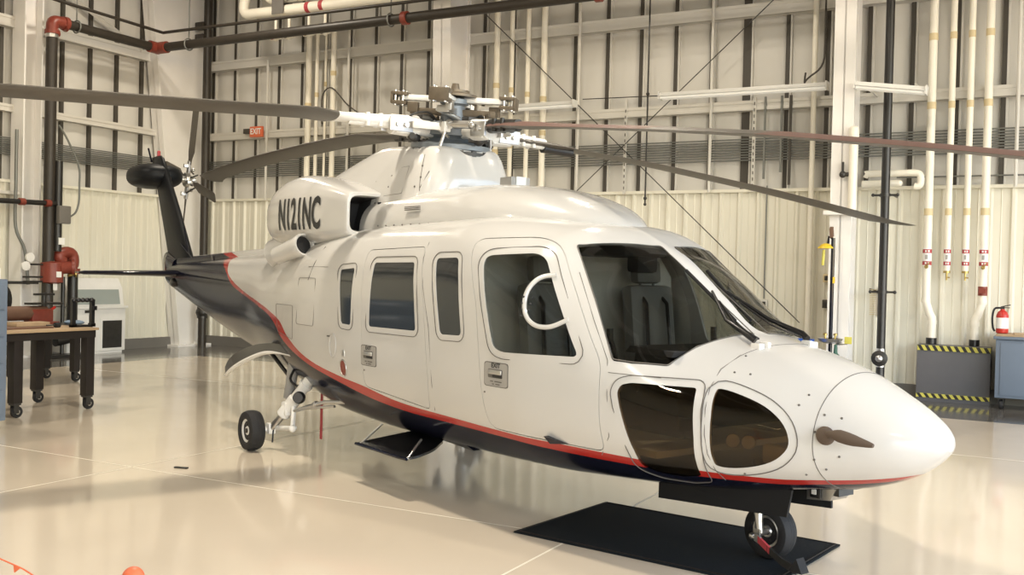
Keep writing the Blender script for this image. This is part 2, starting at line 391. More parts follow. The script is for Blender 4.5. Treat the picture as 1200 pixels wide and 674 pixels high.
for y in (3.78, 4.12): ec.box((XL+.32, y, 4.3), (.34, .03, 8.6))
ec.box((XL+.32, 3.95, 4.3), (.02, .34, 8.6)); ec.box((XL+.32, 3.95, .02), (.42, .44, .04))
struct(ec.build('column', 'steel_white', angle=0))
# ================================================================ THINGS ON AND BY THE WALLS
def pipe_run(name, path, r, m, label, cat, group=None, n=12, bend=0.0, extra=None):
    if bend:
        P = [V(p) for p in path]; Q = [P[0]]
        for i in range(1, len(P)-1):
            a = (P[i-1]-P[i]).normalized(); c = (P[i+1]-P[i]).normalized()
            A = P[i]+a*bend; B = P[i]+c*bend
            for j in range(7): t = j/6; Q.append(A*(1-t)**2+P[i]*2*t*(1-t)+B*t*t)
        path = Q+[P[-1]]
    b = MB(); b.tube(path, r, n)
    o = b.build(name, m); tag(o, label, cat, group); return o

# conduit banks
for k in range(9):
    z = 3.60+.042*k
    o = pipe_run('conduit', [(XL+.1, YB-.16, z+.012), (XR-.1, YB-.16, z+.012)], .011, 'conduit', 'thin grey steel conduit in the stacked bank along the back wall', 'conduit', 'conduits banked along the back wall', n=6)
for k in range(9):
    z = 3.60+.036*k
    o = pipe_run('conduit', [(XL+.14, YF+2, z), (XL+.14, YB-.3, z)], .011, 'conduit', 'thin grey steel conduit in the stacked bank along the left end wall', 'conduit', 'conduits banked along the left wall', n=6)
b = MB(); b.tube([(2.6, YB-.14, 3.28), (XR-.2, YB-.14, 3.28)], .012, 8); tag(b.build('conduit', 'conduit'), 'single grey conduit running just above the cream sheets in the right bay', 'conduit')

# cream pipes in three banks of the back wall
def drop_pipe(x, r, z0, z1, y, label, group, rings):
    t = empty('cream_pipe', (x, y, z0)); tag(t, label, 'pipe', group)
    b = MB(); b.tube([(0, 0, 0), (0, 0, z1-z0)], r, 14); b.build('pipe', 'pipe_cream', t)
    for zr in rings:
        b = MB(); b.tube([(0, 0, zr-z0-.045), (0, 0, zr-z0+.045)], r*1.12, 14); b.build('coupling', 'yellowed', t)
    return t
M['yellowed'] = mat('aged_glue_joint', (0.66, 0.55, 0.33), 0.5)
P3 = [(-8.655, .062, 'leftmost and widest cream pipe of the bank behind the helicopter tail'), (-8.44, .038, 'second cream pipe from the left behind the helicopter tail'),
      (-8.22, .026, 'thinnest cream pipe of the bank behind the helicopter tail'), (-8.02, .055, 'rightmost cream pipe of the bank behind the helicopter tail')]
for i, (x, r, lb) in enumerate(P3): drop_pipe(x, r, .1, 6.62, 8.25, lb, 'cream pipes on the left part of the back wall', [5.0+.2*i, 3.5])
P3 = [(-4.28, .056, 'leftmost cream pipe right behind the rotor head, beside the white column'), (-3.97, .042, 'second cream pipe from the left behind the rotor head'),
      (-3.64, .042, 'third cream pipe from the left behind the rotor head'), (-3.32, .055, 'rightmost cream pipe behind the rotor head')]
for i, (x, r, lb) in enumerate(P3): drop_pipe(x, r, .1, 7.3, 8.25, lb, 'cream pipes in the middle of the back wall', [5.1-.1*i, 3.9+.1*i])
def band_label(t, z, r):
    """printed sticker wrapped round a pipe: red bands with white boxes between, on white"""
    L_ = MB(); n = 14
    def ring(z0, z1, rr, m, a0=-PI, a1=0.0):
        vs = [(math.cos(a0+(a1-a0)*i/n)*rr, math.sin(a0+(a1-a0)*i/n)*rr, zz) for zz in (z0, z1) for i in range(n+1)]
        L_.add(vs, [(i, i+1, n+2+i, n+1+i) for i in range(n)], m)
    ring(z-.13, z+.13, r+.003, 0); ring(z+.06, z+.115, r+.005, 1); ring(z-.115, z-.06, r+.005, 1)
    for s in (-1, 1):
        ring(z+s*.087-.014, z+s*.087+.014, r+.0065, 2, -PI*.62, -PI*.5); ring(z+s*.087-.014, z+s*.087+.014, r+.0065, 2, -PI*.42, -PI*.3)
    ring(z-.03, z+.035, r+.005, 3, -PI*.62, -PI*.42)
    L_.build('label_band', ['white_print', 'red_print', 'white_print', 'grey_plate'], t, fix=False)
def right_pipe(x, r, kind, label):
    t = empty('cream_pipe', (x, 8.2, 0)); tag(t, label, 'pipe', 'labelled cream pipes on the right bay')
    zt = 7.5
    if kind:                                         # comes down, jogs sideways and enters the grey guard box
        s = kind
        path = fillet([(0, 0, zt), (0, 0, 1.36), (s*.09, 0, 1.17), (s*.09, 0, .9)], .09)
        path = [p for p in path]; 
        P = [V((0, 0, zt)), V((0, 0, 1.44))]+[V((0, 0, 1.36)).lerp(V((s*.05, 0, 1.28)), 1)]+[V((s*.09, 0, 1.20)), V((s*.09, 0, 1.12)), V((s*.09, 0, .84))]
        b = MB(); b.tube(P, r, 14); b.build('pipe', 'pipe_cream', t)
        b = MB(); b.tube([(s*.09, 0, .825), (s*.09, 0, .915)], r*1.3, 14); b.build('black_sleeve', 'black', t)
        b = MB()
        for (x0, z) in ((0, 1.46), (s*.09, 1.14)): b.tube([(x0, 0, z-.03), (x0, 0, z+.03)], r*1.12, 14)
        b.build('coupling', 'pipe_cream', t)
        b = MB(); b.sphere((.0, -r-.02, 1.95), .028); b.cyl((0, 0, 1.95), (0, -r-.02, 1.95), .016, n=8); b.box((.02, -r-.05, 1.97), (.015, .02, .11), rot=Matrix.Rotation(.5, 3, 'Y'))
        b.build('valve', 'brass', t)
        if s < 0:
            b = MB(); b.tube([(0, 0, 1.55), (0, 0, 1.68)], r*1.15, 14); b.box((0, -r-.02, 1.62), (.09, .03, .07)); b.build('clamp', 'red_valve', t)
    else:
        b = MB(); b.tube([(0, 0, zt), (0, 0, 1.87)], r, 14); b.build('pipe', 'pipe_cream', t)
        b = MB(); b.lathe([(r*1.1, 0), (r*1.1, .03), (.02, .035)], (0, 0, 1.865), (0, 0, 1)); b.cyl((0, 0, 1.87), (0, 0, 1.76), .014, n=8); b.box((.02, -.02, 1.80), (.05, .02, .02)); b.build('drain_cock', 'brass', t)
    band_label(t, 2.09, r)
    for z in (5.3, 4.3, 2.75):
        b = MB(); b.tube([(0, 0, z-.05), (0, 0, z+.05)], r*1.1, 14); b.build('coupling', 'yellowed', t)
    return t
right_pipe(3.075, .058, 1, 'leftmost labelled cream pipe bending right into the grey guard box'); right_pipe(3.345, .044, 0, 'second labelled cream pipe from the left ending in a drain cock')
right_pipe(3.59, .044, 0, 'third labelled cream pipe from the left ending in a drain cock'); right_pipe(3.825, .055, -1, 'rightmost labelled cream pipe with red clamp bending left into the guard box')

# small cream pipes by the right column
t = empty('elbow_pipe', (2.05, 8.1, 3.2)); tag(t, 'short cream pipes running right from the white column above the cream sheets', 'pipe')
b = MB(); b.tube(fillet([(.1, 0, .12), (.92, 0, .12), (.92, 0, -.1)], .09), .05, 12); b.build('upper_pipe', 'pipe_cream', t)
b = MB(); b.tube([(.1, 0, -.03), (.62, 0, -.03)], .05, 12); b.sphere((.62, 0, -.03), .05); b.build('lower_pipe', 'pipe_cream', t)
t = empty('capped_pipe', (2.15, 7.325, 2.72)); tag(t, 'short thick cream pipe with capped top on the right face of the white column', 'pipe')
b = MB(); b.tube([(0, 0, 0), (0, 0, 1.15)], .06, 14); b.build('pipe', 'pipe_cream', t)
b = MB(); b.tube([(0, 0, .95), (0, 0, 1.16)], .071, 14); b.sphere((0, 0, 1.16), (.07, .07, .05)); b.build('cap', 'pipe_cream', t)
b = MB(); b.tube([(-.14, 0, .52), (-.05, 0, .52)], .03, 10); b.sphere((-.14, 0, .52), .05); b.box((-.14, 0, .62), (.03, .03, .16)); b.build('valve', 'dark_metal', t)
b = MB(); b.box((-.16, .0, -.03), (.46, .13, .06), bev=.01); b.build('bracket', 'steel_white', t)

b = MB(); b.tube([(1.385, 8.2, .1), (1.385, 8.2, 7.5)], .042, 12); tag(b.build('cream_pipe', 'pipe_cream'), 'lone cream pipe standing left of the white column in the right bay', 'pipe')

# black standpipe of the right bay, with valve and clamps
t = empty('black_standpipe', (2.52, 7.85, 0)); tag(t, 'black standpipe with hose valve standing right of the white column', 'standpipe')
b = MB(); b.tube([(0, 0, .0), (0, 0, 8.6)], .062, 16); b.build('pipe', 'pipe_black', t)
for z in (2.98, 1.565):
    b = MB(); b.tube([(0, 0, z-.02), (0, 0, z+.02)], .075, 16)
    for s in (-1, 1): b.box((s*.12, .02, z), (.12, .03, .03)); b.sphere((s*.17, 0, z), .025)
    b.tube([(-.1, .02, z), (-.1, .46, z)], .012, 8); b.tube([(.1, .02, z), (.1, .46, z)], .012, 8); b.build('clamp', 'dark_metal', t)
b = MB()
for z in (.5, .71): b.tube([(0, 0, z-.03), (0, 0, z+.03)], .07, 16)
b.build('collar', 'steel', t)
b = MB(); b.lathe([(.03, 0), (.11, .01), (.115, .06), (.04, .08)], (0, -.05, .6), (0, -1, 0), 20); b.build('valve_body', 'dark_metal', t)
b = MB(); b.lathe([(.05, 0), (.05, .03), (.01, .05)], (0, -.13, .6), (0, -1, 0), 12); b.build('valve_knob', 'steel', t)
t = empty('wall_thermometer', (2.385, 7.9, 1.2)); tag(t, 'small cream comb-like strip hanging left of the black standpipe', 'gauge')
b = MB(); b.box((.055, 0, .21), (.03, .02, .42), bev=.006); b.build('strip', 'pipe_cream', t)
b = MB()
for k in range(14): b.box((0, 0, .03+k*.028), (.09, .02, .012))
b.build('teeth', 'yellowed', t)
t2 = MB(); t2.tube([(2.33, 7.9, 1.605), (2.52, 7.9, 1.565)], .01, 8); t2.build('hook', 'dark_metal', t).matrix_parent_inverse = Matrix.Translation((-2.385, -7.9, -1.2))

# black drain pipe in the far corner
t = empty('corner_standpipe', (-11.13, 7.92, 0)); tag(t, 'dark brown-black standpipe in the far corner behind the helicopter tail', 'standpipe')
b = MB(); b.tube([(0, 0, 0), (0, 0, 8.6)], .085, 14); b.build('pipe', 'pipe_old', t)
b = MB(); b.sphere((0, -.03, .72), (.13, .1, .12)); b.tube([(0, 0, .6), (0, 0, .84)], .11, 14); b.build('valve_body', 'dark_metal', t)
b = MB()
for z in (6.5, 6.75): b.box((-.1, -.1, z), (.24, .12, .16), bev=.02)
b.build('junction_box', 'pipe_old', t)

# fluorescent battens on brackets
def batten(x0, x1, y, z0, z1, label):
    t = empty('fluorescent_light', ((x0+x1)/2, y, (z0+z1)/2)); tag(t, label, 'light', 'fluorescent battens on the back wall')
    L_ = math.hypot(x1-x0, z1-z0); rot = Matrix.Rotation(-math.atan2(z1-z0, x1-x0), 3, 'Y')
    b = MB(); b.box((0, 0, .045), (L_, .12, .06), rot=None, bev=.008); b.box((0, 0, .02), (L_, .2, .012)); 
    for s in (-1, 1): b.box((s*L_/2, 0, .03), (.02, .2, .12))
    o = b.build('housing', 'white_dull', t); o.rotation_euler = rot.to_euler()
    for s in (-1, 1):
        b = MB(); b.tube([(-L_/2+.02, s*.05, -.01), (L_/2-.02, s*.05, -.01)], .022, 10); o = b.build('tube', 'lamp_tube', t); o.rotation_euler = rot.to_euler()
    b = MB()
    for s in (-.35, .35): b.tube([(s*L_, 0, .06), (s*L_, YB-.2-y, .1)], .012, 8)
    b.build('bracket', 'girt', t)
batten(-1.02, 1.63, 7.95, 4.63, 4.62, 'long white fluorescent batten left of the column, ends at the white column')
batten(-4.4, -2.56, 7.95, 4.6, 4.6, 'white fluorescent batten behind the rotor head, its left end hidden')
batten(2.16, 3.1, 7.25, 4.47, 4.33, 'short white fluorescent batten right of the white column behind the black standpipe')

# exit sign on the lower rail
t = empty('exit_sign', (-10.0, 8.2, 4.53)); tag(t, 'small orange red exit sign on the rail above the tail boom', 'sign')
b = MB(); b.box((0, .03, 0), (.34, .06, .22), bev=.012); b.build('case', 'exit_red', t)
tm = mesh_obj('lettering', text_mesh('EXIT', .17, 'white_print', .85, bold=.004), t); tm.location = (0, -.004, 0); tm.rotation_euler = (PI/2, 0, 0)
b = MB(); b.box((-.26, .03, .02), (.16, .08, .1), bev=.01); b.build('emergency_lamp', 'batten', t)

# bracing rods and hanging cable
for (p, q, lb) in [((-4.55, 8.17, 6.45), (1.27, 8.17, 1.05), 'thin dark brace rod slanting down right behind the rotor head'),
                   ((.95, 8.10, 6.25), (-4.3, 8.10, 1.6), 'thin dark brace rod slanting down left across the long fluorescent batten'),
                   ((-2.55, 8.25, 4.75), (-1.0, 8.25, 4.72), 'thin level rod tying the brace to the long fluorescent batten')]:
    b = MB(); b.tube([p, q], .0085, 8); tag(b.build('brace_rod', 'dark_metal'), lb, 'rod')
t = empty('hanging_cable', (-1.265, 8.02, 2.9)); tag(t, 'black cable with weighted end hanging from the roof in the middle bay', 'cable')
b = MB(); b.tube([(-.12, 0, 3.6), (0, 0, 3.42), (0, 0, 0)], .014, 8); b.build('cable', 'pipe_black', t)
b = MB(); b.sphere((0, 0, 1.82), .03); b.sphere((0, 0, .1), .03); b.sphere((0, 0, .0), .025); b.build('fittings', 'dark_metal', t)

# perforated struts and small vertical conduits behind the conduit bank
for x, r, m_, z0, z1, lb in [(-1.75, .022, 'girt', 3.1, 4.7, 'left perforated steel strut holding the conduit bank behind the rotor'), (.45, .026, 'girt', 3.1, 4.6, 'right perforated steel strut holding the conduit bank left of the white column'),
                             (.62, .016, 'conduit', 3.3, 4.6, 'grey vertical conduit beside the right perforated strut'), (.88, .016, 'conduit', 3.4, 4.6, 'grey vertical conduit ending in a small box left of the column'),
                             (1.02, .02, 'batten', 3.2, 4.6, 'dark vertical conduit left of the lone cream pipe')]:
    b = MB(); b.box((x, 8.28, (z0+z1)/2), (2*r, .03, z1-z0))
    if m_ == 'girt':
        for k in range(14): b.box((x, 8.262, z0+.1+k*.1), (.014, .008, .05), 1)
        tag(b.build('strut', ['girt', 'batten'], angle=0), lb, 'strut')
    else: tag(b.build('conduit', m_, angle=0), lb, 'conduit')
for x, z0, z1, lb in [(-7.62, 3.2, 6.6, 'thin cream vertical conduit right of the pipes behind the tail'), (-9.72, 3.1, 6.0, 'thin pale vertical conduit right of the exit sign'), (-2.62, 3.2, 7.5, 'thin pale vertical conduit in the bay right of the rotor head'), (-.25, 3.1, 7.5, 'pale vertical conduit crossing the long fluorescent batten'), (4.2, 3.1, 8, 'pale square vertical conduit at the far right of the back wall')]:
    b = MB(); b.tube([(x, 8.22, z0), (x, 8.22, z1)], .026, 8); tag(b.build('conduit', 'girt'), lb, 'conduit')
b = MB(); b.tube(fillet([(1.25, 8.10, 4.70), (1.28, 8.10, 4.80), (1.55, 8.10, 4.97), (1.55, 8.10, 7.5)], .2), .015, 8); tag(b.build('flexible_conduit', 'batten'), 'dark flexible conduit curving up from the long fluorescent batten beside the column', 'conduit')
b = MB(); b.tube(catmull([(-8.25, 8.21, 4.6), (-8.25, 8.20, 5.15), (-8.0, 8.18, 5.3), (-7.6, 8.17, 4.95), (-7.3, 8.24, 4.75), (-7.05, 8.26, 4.72), (-6.95, 8.28, 4.55)], 6, False), .014, 8); tag(b.build('looped_cable', 'batten'), 'thin dark cable looped over the cream pipes behind the tail', 'cable')
# wall outlets on the back wall
for x, z, m_, lb in [(.62, 1.32, 'girt', 'pale double outlet box on the wall right of the windshield'), (1.62, 1.35, 'batten', 'small dark switch box on the wall beside the column'), (1.62, 1.75, 'yellowed', 'pale switch plate on the wall left of the column')]:
    t = empty('outlet_box', (x, 8.36, z)); tag(t, lb, 'outlet')
    b = MB(); b.box((0, 0, 0), (.2 if m_ == 'girt' else .1, .06, .13), bev=.01); b.build('box', m_, t)
    b = MB()
    for s in ((-.05, .05) if m_ == 'girt' else (0,)): b.box((s, -.033, 0), (.05, .01, .07), bev=.004)
    b.build('socket', 'dark_metal', t)
b = MB(); b.tube([(.66, 8.36, 1.4), (.66, 8.36, 3.2)], .012, 8); tag(b.build('conduit', 'conduit'), 'grey conduit rising from the pale double outlet box', 'conduit')

# overhead cream pipes with red arrows
t = empty('overhead_pipe', (-9.37, 7.1, 6.62)); tag(t, 'lower overhead cream pipe with its elbow end at the far corner', 'pipe', 'cream pipes under the roof')
b = MB(); b.tube(fillet([(.12, 0, .6), (0, 0, .0), (12, 0, -.15)], .2), .1, 14); b.build('pipe', 'pipe_cream', t)
for x in (1.62, 1.95):
    b = MB(); b.tube([(x, 0, -.02), (x+.09, 0, -.021)], .104, 14); b.build('arrow_band', 'red_print', t)
t = empty('overhead_pipe', (-8.75, 7.1, 6.85)); tag(t, 'upper overhead cream pipe with two red arrow bands', 'pipe', 'cream pipes under the roof')
b = MB(); b.tube(fillet([(0, 0, 1.0), (0, 0, .0), (11.5, 0, -.14)], .2), .1, 14); b.build('pipe', 'pipe_cream', t)
for x in (1.3, 1.6):
    b = MB(); b.tube([(x, 0, -.015), (x+.1, 0, -.016)], .104, 14); b.build('arrow_band', 'red_print', t)
b = MB(); b.tube([(.55, 0, -.007), (.8, 0, -.01)], .112, 14); b.build('coupling', 'steel', t)
for x in (-8.37, -5.55):
    t = empty('pipe_hanger', (x, 7.1, 6.68)); tag(t, 'grey hanger strap %s of the overhead cream pipes' % ('near the elbow end' if x < -7 else 'further right along the run'), 'hanger')
    for s in (-1, 1): b = MB(); b.box((0, s*.12, .05), (.28, .02, .42)); b.build('strap', 'baseboard', t)
    b = MB(); b.tube([(0, 0, .25), (0, 0, 2.0)], .012, 8); b.build('rod', 'conduit', t)
for x, m_, lb in [(-8.51, 'red_print', 'leftmost of the small pink valve fittings under the overhead cream pipes'), (-8.18, 'dark_metal', 'second small valve fitting under the overhead cream pipes'), (-7.70, 'brass', 'third small valve fitting under the overhead cream pipes'), (-7.31, 'dark_metal', 'rightmost small valve fitting under the overhead cream pipes')]:
    t = empty('pipe_valve', (x, 7.1, 6.10)); tag(t, lb, 'valve')
    b = MB(); b.tube([(-.12, 0, 0), (.12, 0, 0)], .04, 10); b.tube([(0, 0, .38), (0, 0, 0)], .028, 10); b.sphere((0, 0, 0), .065); b.build('body', 'pipe_cream', t)
    b = MB(); b.lathe([(.015, 0), (.07, .06), (.07, .08), (.01, .09)], (0, -.03, 0), (0, -1, .2), 12); b.build('hand_wheel', m_, t)

# ---------------------------------------------------------------- sprinkler main and riser (left)
RX, RY = -10.92, 4.05
t = empty('sprinkler_main', (RX, RY, 5.965)); tag(t, 'long dark overhead sprinkler pipe crossing the bay with red couplings', 'pipe')
b = MB(); b.tube([(0, .12, 0), (0, 6.4-RY, 0)], .085, 16); b.tube([(0, 6.4-RY, 0), (14, 6.4-RY, .0)], .085, 16); b.build('pipe', 'pipe_old', t)
b = MB(); b.sphere((0, 6.4-RY, 0), .12); b.tube([(0, 6.2-RY, 0), (0, 6.42-RY, 0)], .115, 16); b.tube([(-.02, 6.4-RY, 0), (.26, 6.4-RY, 0)], .115, 16); b.build('corner_coupling', 'red_valve', t)
b = MB(); b.tube(fillet([(0, 0, -.24), (0, 0, 0), (0, .3, 0)], .10), .105, 16); b.tube([(0, 0, -.24), (0, 0, -.17)], .125, 16); b.tube([(0, .22, 0), (0, .3, 0)], .125, 16); b.build('elbow', 'red_valve', t)
for (x, y) in ((0, .5), (.85, 6.4-RY), (5.6, 6.4-RY)):
    b = MB(); b.tube([(x+(.0 if x == 0 else .0), y, z_) for z_ in (.1, 3.0)], .012, 8)
    ring = [(x+(.11*math.cos(a) if x == 0 else 0), y+(0 if x == 0 else .11*math.cos(a)), .11*math.sin(a)) for a in [2*PI*i/16 for i in range(16)]]
    b.tube(ring, .014, 6, closed=True); b.build('hanger', 'conduit', t)

for k, x in enumerate((5.85, 9.4)):
    b = MB(); b.tube([(x, 6.4-RY, 0), (x+.1, 6.4-RY, 0)], .115, 16); b.build('coupling', 'red_valve', t)
t = empty('sprinkler_riser', (RX, RY, 0)); tag(t, 'tall black sprinkler riser with red valves standing by the left wall', 'riser')
b = MB(); b.tube([(0, 0, 0), (0, 0, 5.74)], .098, 16); b.build('pipe', 'pipe_old', t)
b = MB(); b.tube([(0, 0, 5.66), (0, 0, 5.72)], .11, 16); b.build('collar', 'steel', t)
b = MB(); b.tube([(.06, .14, 1.9), (.06, .14, 3.5)], .07, 14); b.build('side_pipe', 'pipe_black', t)
b = MB(); b.tube(fillet([(.02, .12, 1.84), (.02, .5, 1.92), (.02, .5, 1.55)], .2), .105, 16); b.tube([(.02, .5, 1.5), (.02, .5, 1.6)], .125, 16); b.build('return_elbow', 'red_valve', t)
b = MB(); b.tube([(.02, .5, .28), (.02, .5, 1.56)], .09, 14); b.tube([(.02, .5, .35), (.02, .15, .3)], .1, 14); b.box((.02, .3, .03), (.3, .9, .05)); b.tube([(.02, .3, .05), (.02, .3, 1.45)], .035, 10); b.build('return_pipe', 'pipe_black', t)
b = MB(); b.lathe([(.11, -.2), (.19, -.17), (.19, .17), (.11, .2)], (.03, .06, 1.52), (0, 0, 1), 18); b.tube([(.12, .1, 1.6), (.12, .36, 1.62)], .11, 14); b.lathe([(.03, 0), (.14, .03), (.14, .08), (.05, .1)], (.1, .36, 1.62), (.6, 1, 0), 16); b.build('alarm_valve', 'red_valve', t)
b = MB(); b.box((.22, .06, 1.49), (.01, .1, .1)); b.box((.17, .14, 2.08), (.01, .12, .12)); b.box((.14, .05, 1.3), (.01, .08, .18)); b.build('tag_plate', 'white_print', t)
b = MB(); b.tube([(.15, .3, 1.47), (.15, .45, 1.5)], .025, 10); b.lathe([(.06, 0), (.06, .025), (.02, .03)], (.15, .45, 1.5), (.6, .8, .1), 14); b.build('drain_valve', 'brass', t)
for dy, z in ((-.42, 1.78), (-.5, 1.63)):
    b = MB(); b.lathe([(.075, 0), (.08, .02), (.08, .05), (.02, .055)], (.06, dy, z), (1, 0, 0), 18); b.build('gauge', 'white_dull', t)
b = MB()
for z in (1.66, 1.44, 1.36): b.tube([(.03, 0, z), (.03, -.5, z)], .016, 8)
b.box((.0, -.55, 1.34), (.06, .7, .05)); b.build('trim_piping', 'dark_metal', t)
t = empty('junction_box', (RX+.1, RY+.12, 2.55)); tag(t, 'grey electrical box clipped to the black riser with a curved conduit', 'junction box')
b = MB(); b.box((.06, .06, 0), (.1, .24, .32), bev=.02); b.build('box', 'baseboard', t)
b = MB(); b.tube(catmull([(.06, .2, -.02), (.04, .32, .06), (.02, .4, .25), (0, .42, .55), (0, .4, .9), (-.05, .2, 1.35), (-.1, .05, 1.6)], 6, False), .018, 8); b.build('conduit', 'conduit', t)
b = MB(); b.tube([(RX+.1, -1.5, 2.62), (RX+.1, 4.1, 2.74)], .045, 12); o = b.build('branch_pipe', 'pipe_black')
tag(o, 'thin black branch pipe with red couplings running left from the riser', 'pipe')
for y in (3.45, 3.95):
    c = MB(); c.tube([(RX+.1, y-.05, 2.62+.12*(y+1.5)/5.6), (RX+.1, y+.05, 2.62+.12*(y+1.55)/5.6)], .062, 12); c.build('coupling', 'red_valve', o)
b = MB(); b.tube([(-10.72, 6.35, 6.24), (XR-2, 6.35, 6.14)], .03, 10); b.tube([(-10.72, 6.35, 6.24), (-10.72, 3.2, 6.30)], .03, 10); tag(b.build('branch_pipe', 'pipe_old'), 'thin dark branch pipe running just above the big overhead sprinkler pipe', 'pipe')
b = MB(); b.tube([(XL+.2, 4.3, 6.9), (XL+.2, 6.55, 6.02)], .045, 4); tag(b.build('brace_rod', 'girt', angle=0), 'grey angle brace slanting down to the corner column on the left wall', 'rod')
b = MB(); b.tube(catmull([(-11.2, 3.6, 4.0), (-11.2, 3.6, 3.0), (-11.2, 3.61, 2.3), (-11.17, 3.77, 1.9), (-11.17, 3.85, 1.3)], 5, False), .028, 8); tag(b.build('conduit', 'conduit'), 'bent grey conduit dropping down left of the black riser', 'conduit')
t = empty('wall_shelf', (-11.45, 3.05, 2.9)); tag(t, 'white wall ledge with a dark red fitting on the left end column', 'shelf')
b = MB(); b.box((0, .3, 0), (.3, .8, .05)); b.box((0, -.45, .25), (.2, .6, .05)); b.build('ledge', 'girt', t)
b = MB(); b.box((.02, .2, .1), (.14, .34, .1), bev=.03); b.build('fitting', 'red_print', t)

# ---------------------------------------------------------------- white blast cabinet by the left wall
t = empty('white_machine', (-11.33, 5.24, 0)); t.scale = (.74, 1.0, 1.0); tag(t, 'white enamelled machine cabinet with window and hood standing at the left wall', 'machine')
b = MB(); b.box((0, 0, .46), (.66, 1.3, .84), bev=.015); b.box((0, 0, .03), (.6, 1.2, .06)); b.build('cabinet', 'white_dull', t)
b = MB(); P = [(-.3, .9), (.28, .9), (.2, 1.24), (.05, 1.42), (-.3, 1.42)]; b.prism([(x, -.64, z) for x, z in P], (0, 1.28, 0)); b.build('hood', 'white_dull', t)
b = MB(); b.add([(.288, -.52, .93), (.288, .55, .93), (.215, .55, 1.21), (.215, -.52, 1.21)], [(0, 1, 2, 3)]); b.build('view_window', 'pale_glass', t, angle=0)
b = MB(); b.box((.335, .34, .36), (.012, .54, .62), bev=.004); b.build('door_frame', 'white_dull', t)
b = MB(); b.box((.345, .34, .36), (.01, .44, .52)); b.build('door_window', 'dark_metal', t)
b = MB(); b.box((.36, 0, .875), (.06, 1.36, .05), bev=.01); b.build('shelf', 'white_dull', t)
b = MB(); b.box((.35, -.2, .8), (.02, .16, .05)); b.build('control_plate', 'dark_metal', t)

# ---------------------------------------------------------------- guard box, workbench, extinguisher (right)
def hazard_strip(w, h, parent, x0, y, z0):
    b = MB(); b.box((x0+w/2, y, z0+h/2), (w, .01, h), 0)
    n = 10; p = w/n
    for i in range(n):
        a = x0+i*p; poly = [(a, y-.007, z0+h), (a+p*.5, y-.007, z0+h), (min(a+p*.95, x0+w), y-.007, z0), (min(a+p*.45, x0+w), y-.007, z0)]
        b.add(poly, [(0, 1, 2, 3)], 1)
    return b.build('hazard_tape', ['yellow_dull', 'hazard_dark'], parent, angle=0, fix=False)
t = empty('guard_box', (3.0, 8.02, 0)); tag(t, 'dark grey guard box with black and yellow hazard tape under the cream pipes', 'guard box')
b = MB(); b.box((.48, .15, .41), (.97, .3, .82), bev=.006); b.build('box', 'slate', t)
hazard_strip(.965, .075, t, 0, -.008, .74); hazard_strip(.965, .06, t, 0, -.008, .06)
t = empty('tool_bench', (4.72, 8.0, 0)); tag(t, 'blue grey steel cabinet bench on casters at the right edge', 'workbench')
b = MB(); b.box((0, 0, .56), (1.36, .62, .80), bev=.01); b.box((0, 0, .985), (1.42, .68, .04), bev=.006); b.build('cabinet', 'blue_grey', t)
b = MB(); b.box((0, 0, 1.02), (1.36, .62, .03), bev=.004); b.build('wooden_top', 'wood', t)
for dx in (-.32, .32):
    b = MB(); b.box((dx, -.315, .56), (.6, .012, .72), bev=.004); d = b.build('door', 'blue_grey', t)
    b = MB(); b.box((dx*.25, -.33, .62), (.03, .025, .14), bev=.006); b.build('handle', 'steel', d)
def caster(parent, x, y, h=.16, r=.065, name='caster'):
    b = MB(); b.box((x, y, h-.01), (.09, .09, .02)); b.box((x-.03, y, h-.06), (.01, .06, .1)); b.box((x+.03, y, h-.06), (.01, .06, .1)); o = b.build(name, 'dark_metal', parent, angle=0)
    b = MB(); b.lathe([(r*.5, -.022), (r*.95, -.022), (r, -.012), (r, .012), (r*.95, .022), (r*.5, .022)], (x, y+.02, r), (1, 0, 0), 18); b.build('wheel', 'rubber', o)
    b = MB(); b.lathe([(r*.42, -.026), (r*.2, -.03), (r*.2, .03), (r*.42, .026)], (x, y+.02, r), (1, 0, 0), 12); b.build('hub', 'steel', o)
    return o
for x in (-.6, .6):
    for y in (-.24, .24): caster(t, x, y)
t = empty('fire_extinguisher', (4.10, 7.95, 1.035)); tag(t, 'red fire extinguisher with white label standing on the blue bench', 'fire extinguisher')
b = MB(); b.lathe([(.06, 0), (.078, .01), (.08, .03), (.08, .25), (.06, .30), (.028, .325), (.028, .34)], n=24); b.build('cylinder', 'red', t)
b = MB(); b.lathe([(.0812, .07), (.0812, .22)], n=24); b.build('label', 'white_print', t, fix=False)
b = MB(); b.box((0, 0, .355), (.05, .04, .04)); b.box((.04, 0, .385), (.12, .02, .014), rot=Matrix.Rotation(-.25, 3, 'Y')); b.box((.04, 0, .36), (.1, .02, .012)); b.build('handle', 'dark_metal', t)
b = MB(); b.tube(catmull([(-.02, 0, .355), (-.1, -.01, .34), (-.125, -.02, .22), (-.115, -.03, .08), (-.09, -.04, .03)], 5, False), .014, 8); b.build('hose', 'rubber', t)
t = empty('wood_board', (4.5, 7.8, 1.035)); tag(t, 'flat plywood scrap lying on the blue bench beside the extinguisher', 'board')
t.rotation_euler = (0, 0, .12); b = MB(); b.box((0, 0, .012), (.5, .18, .024), bev=.002); b.build('board', 'wood', t); b = MB(); b.box((.03, 0, .03), (.3, .05, .012)); b.build('strap', 'dark_metal', t)

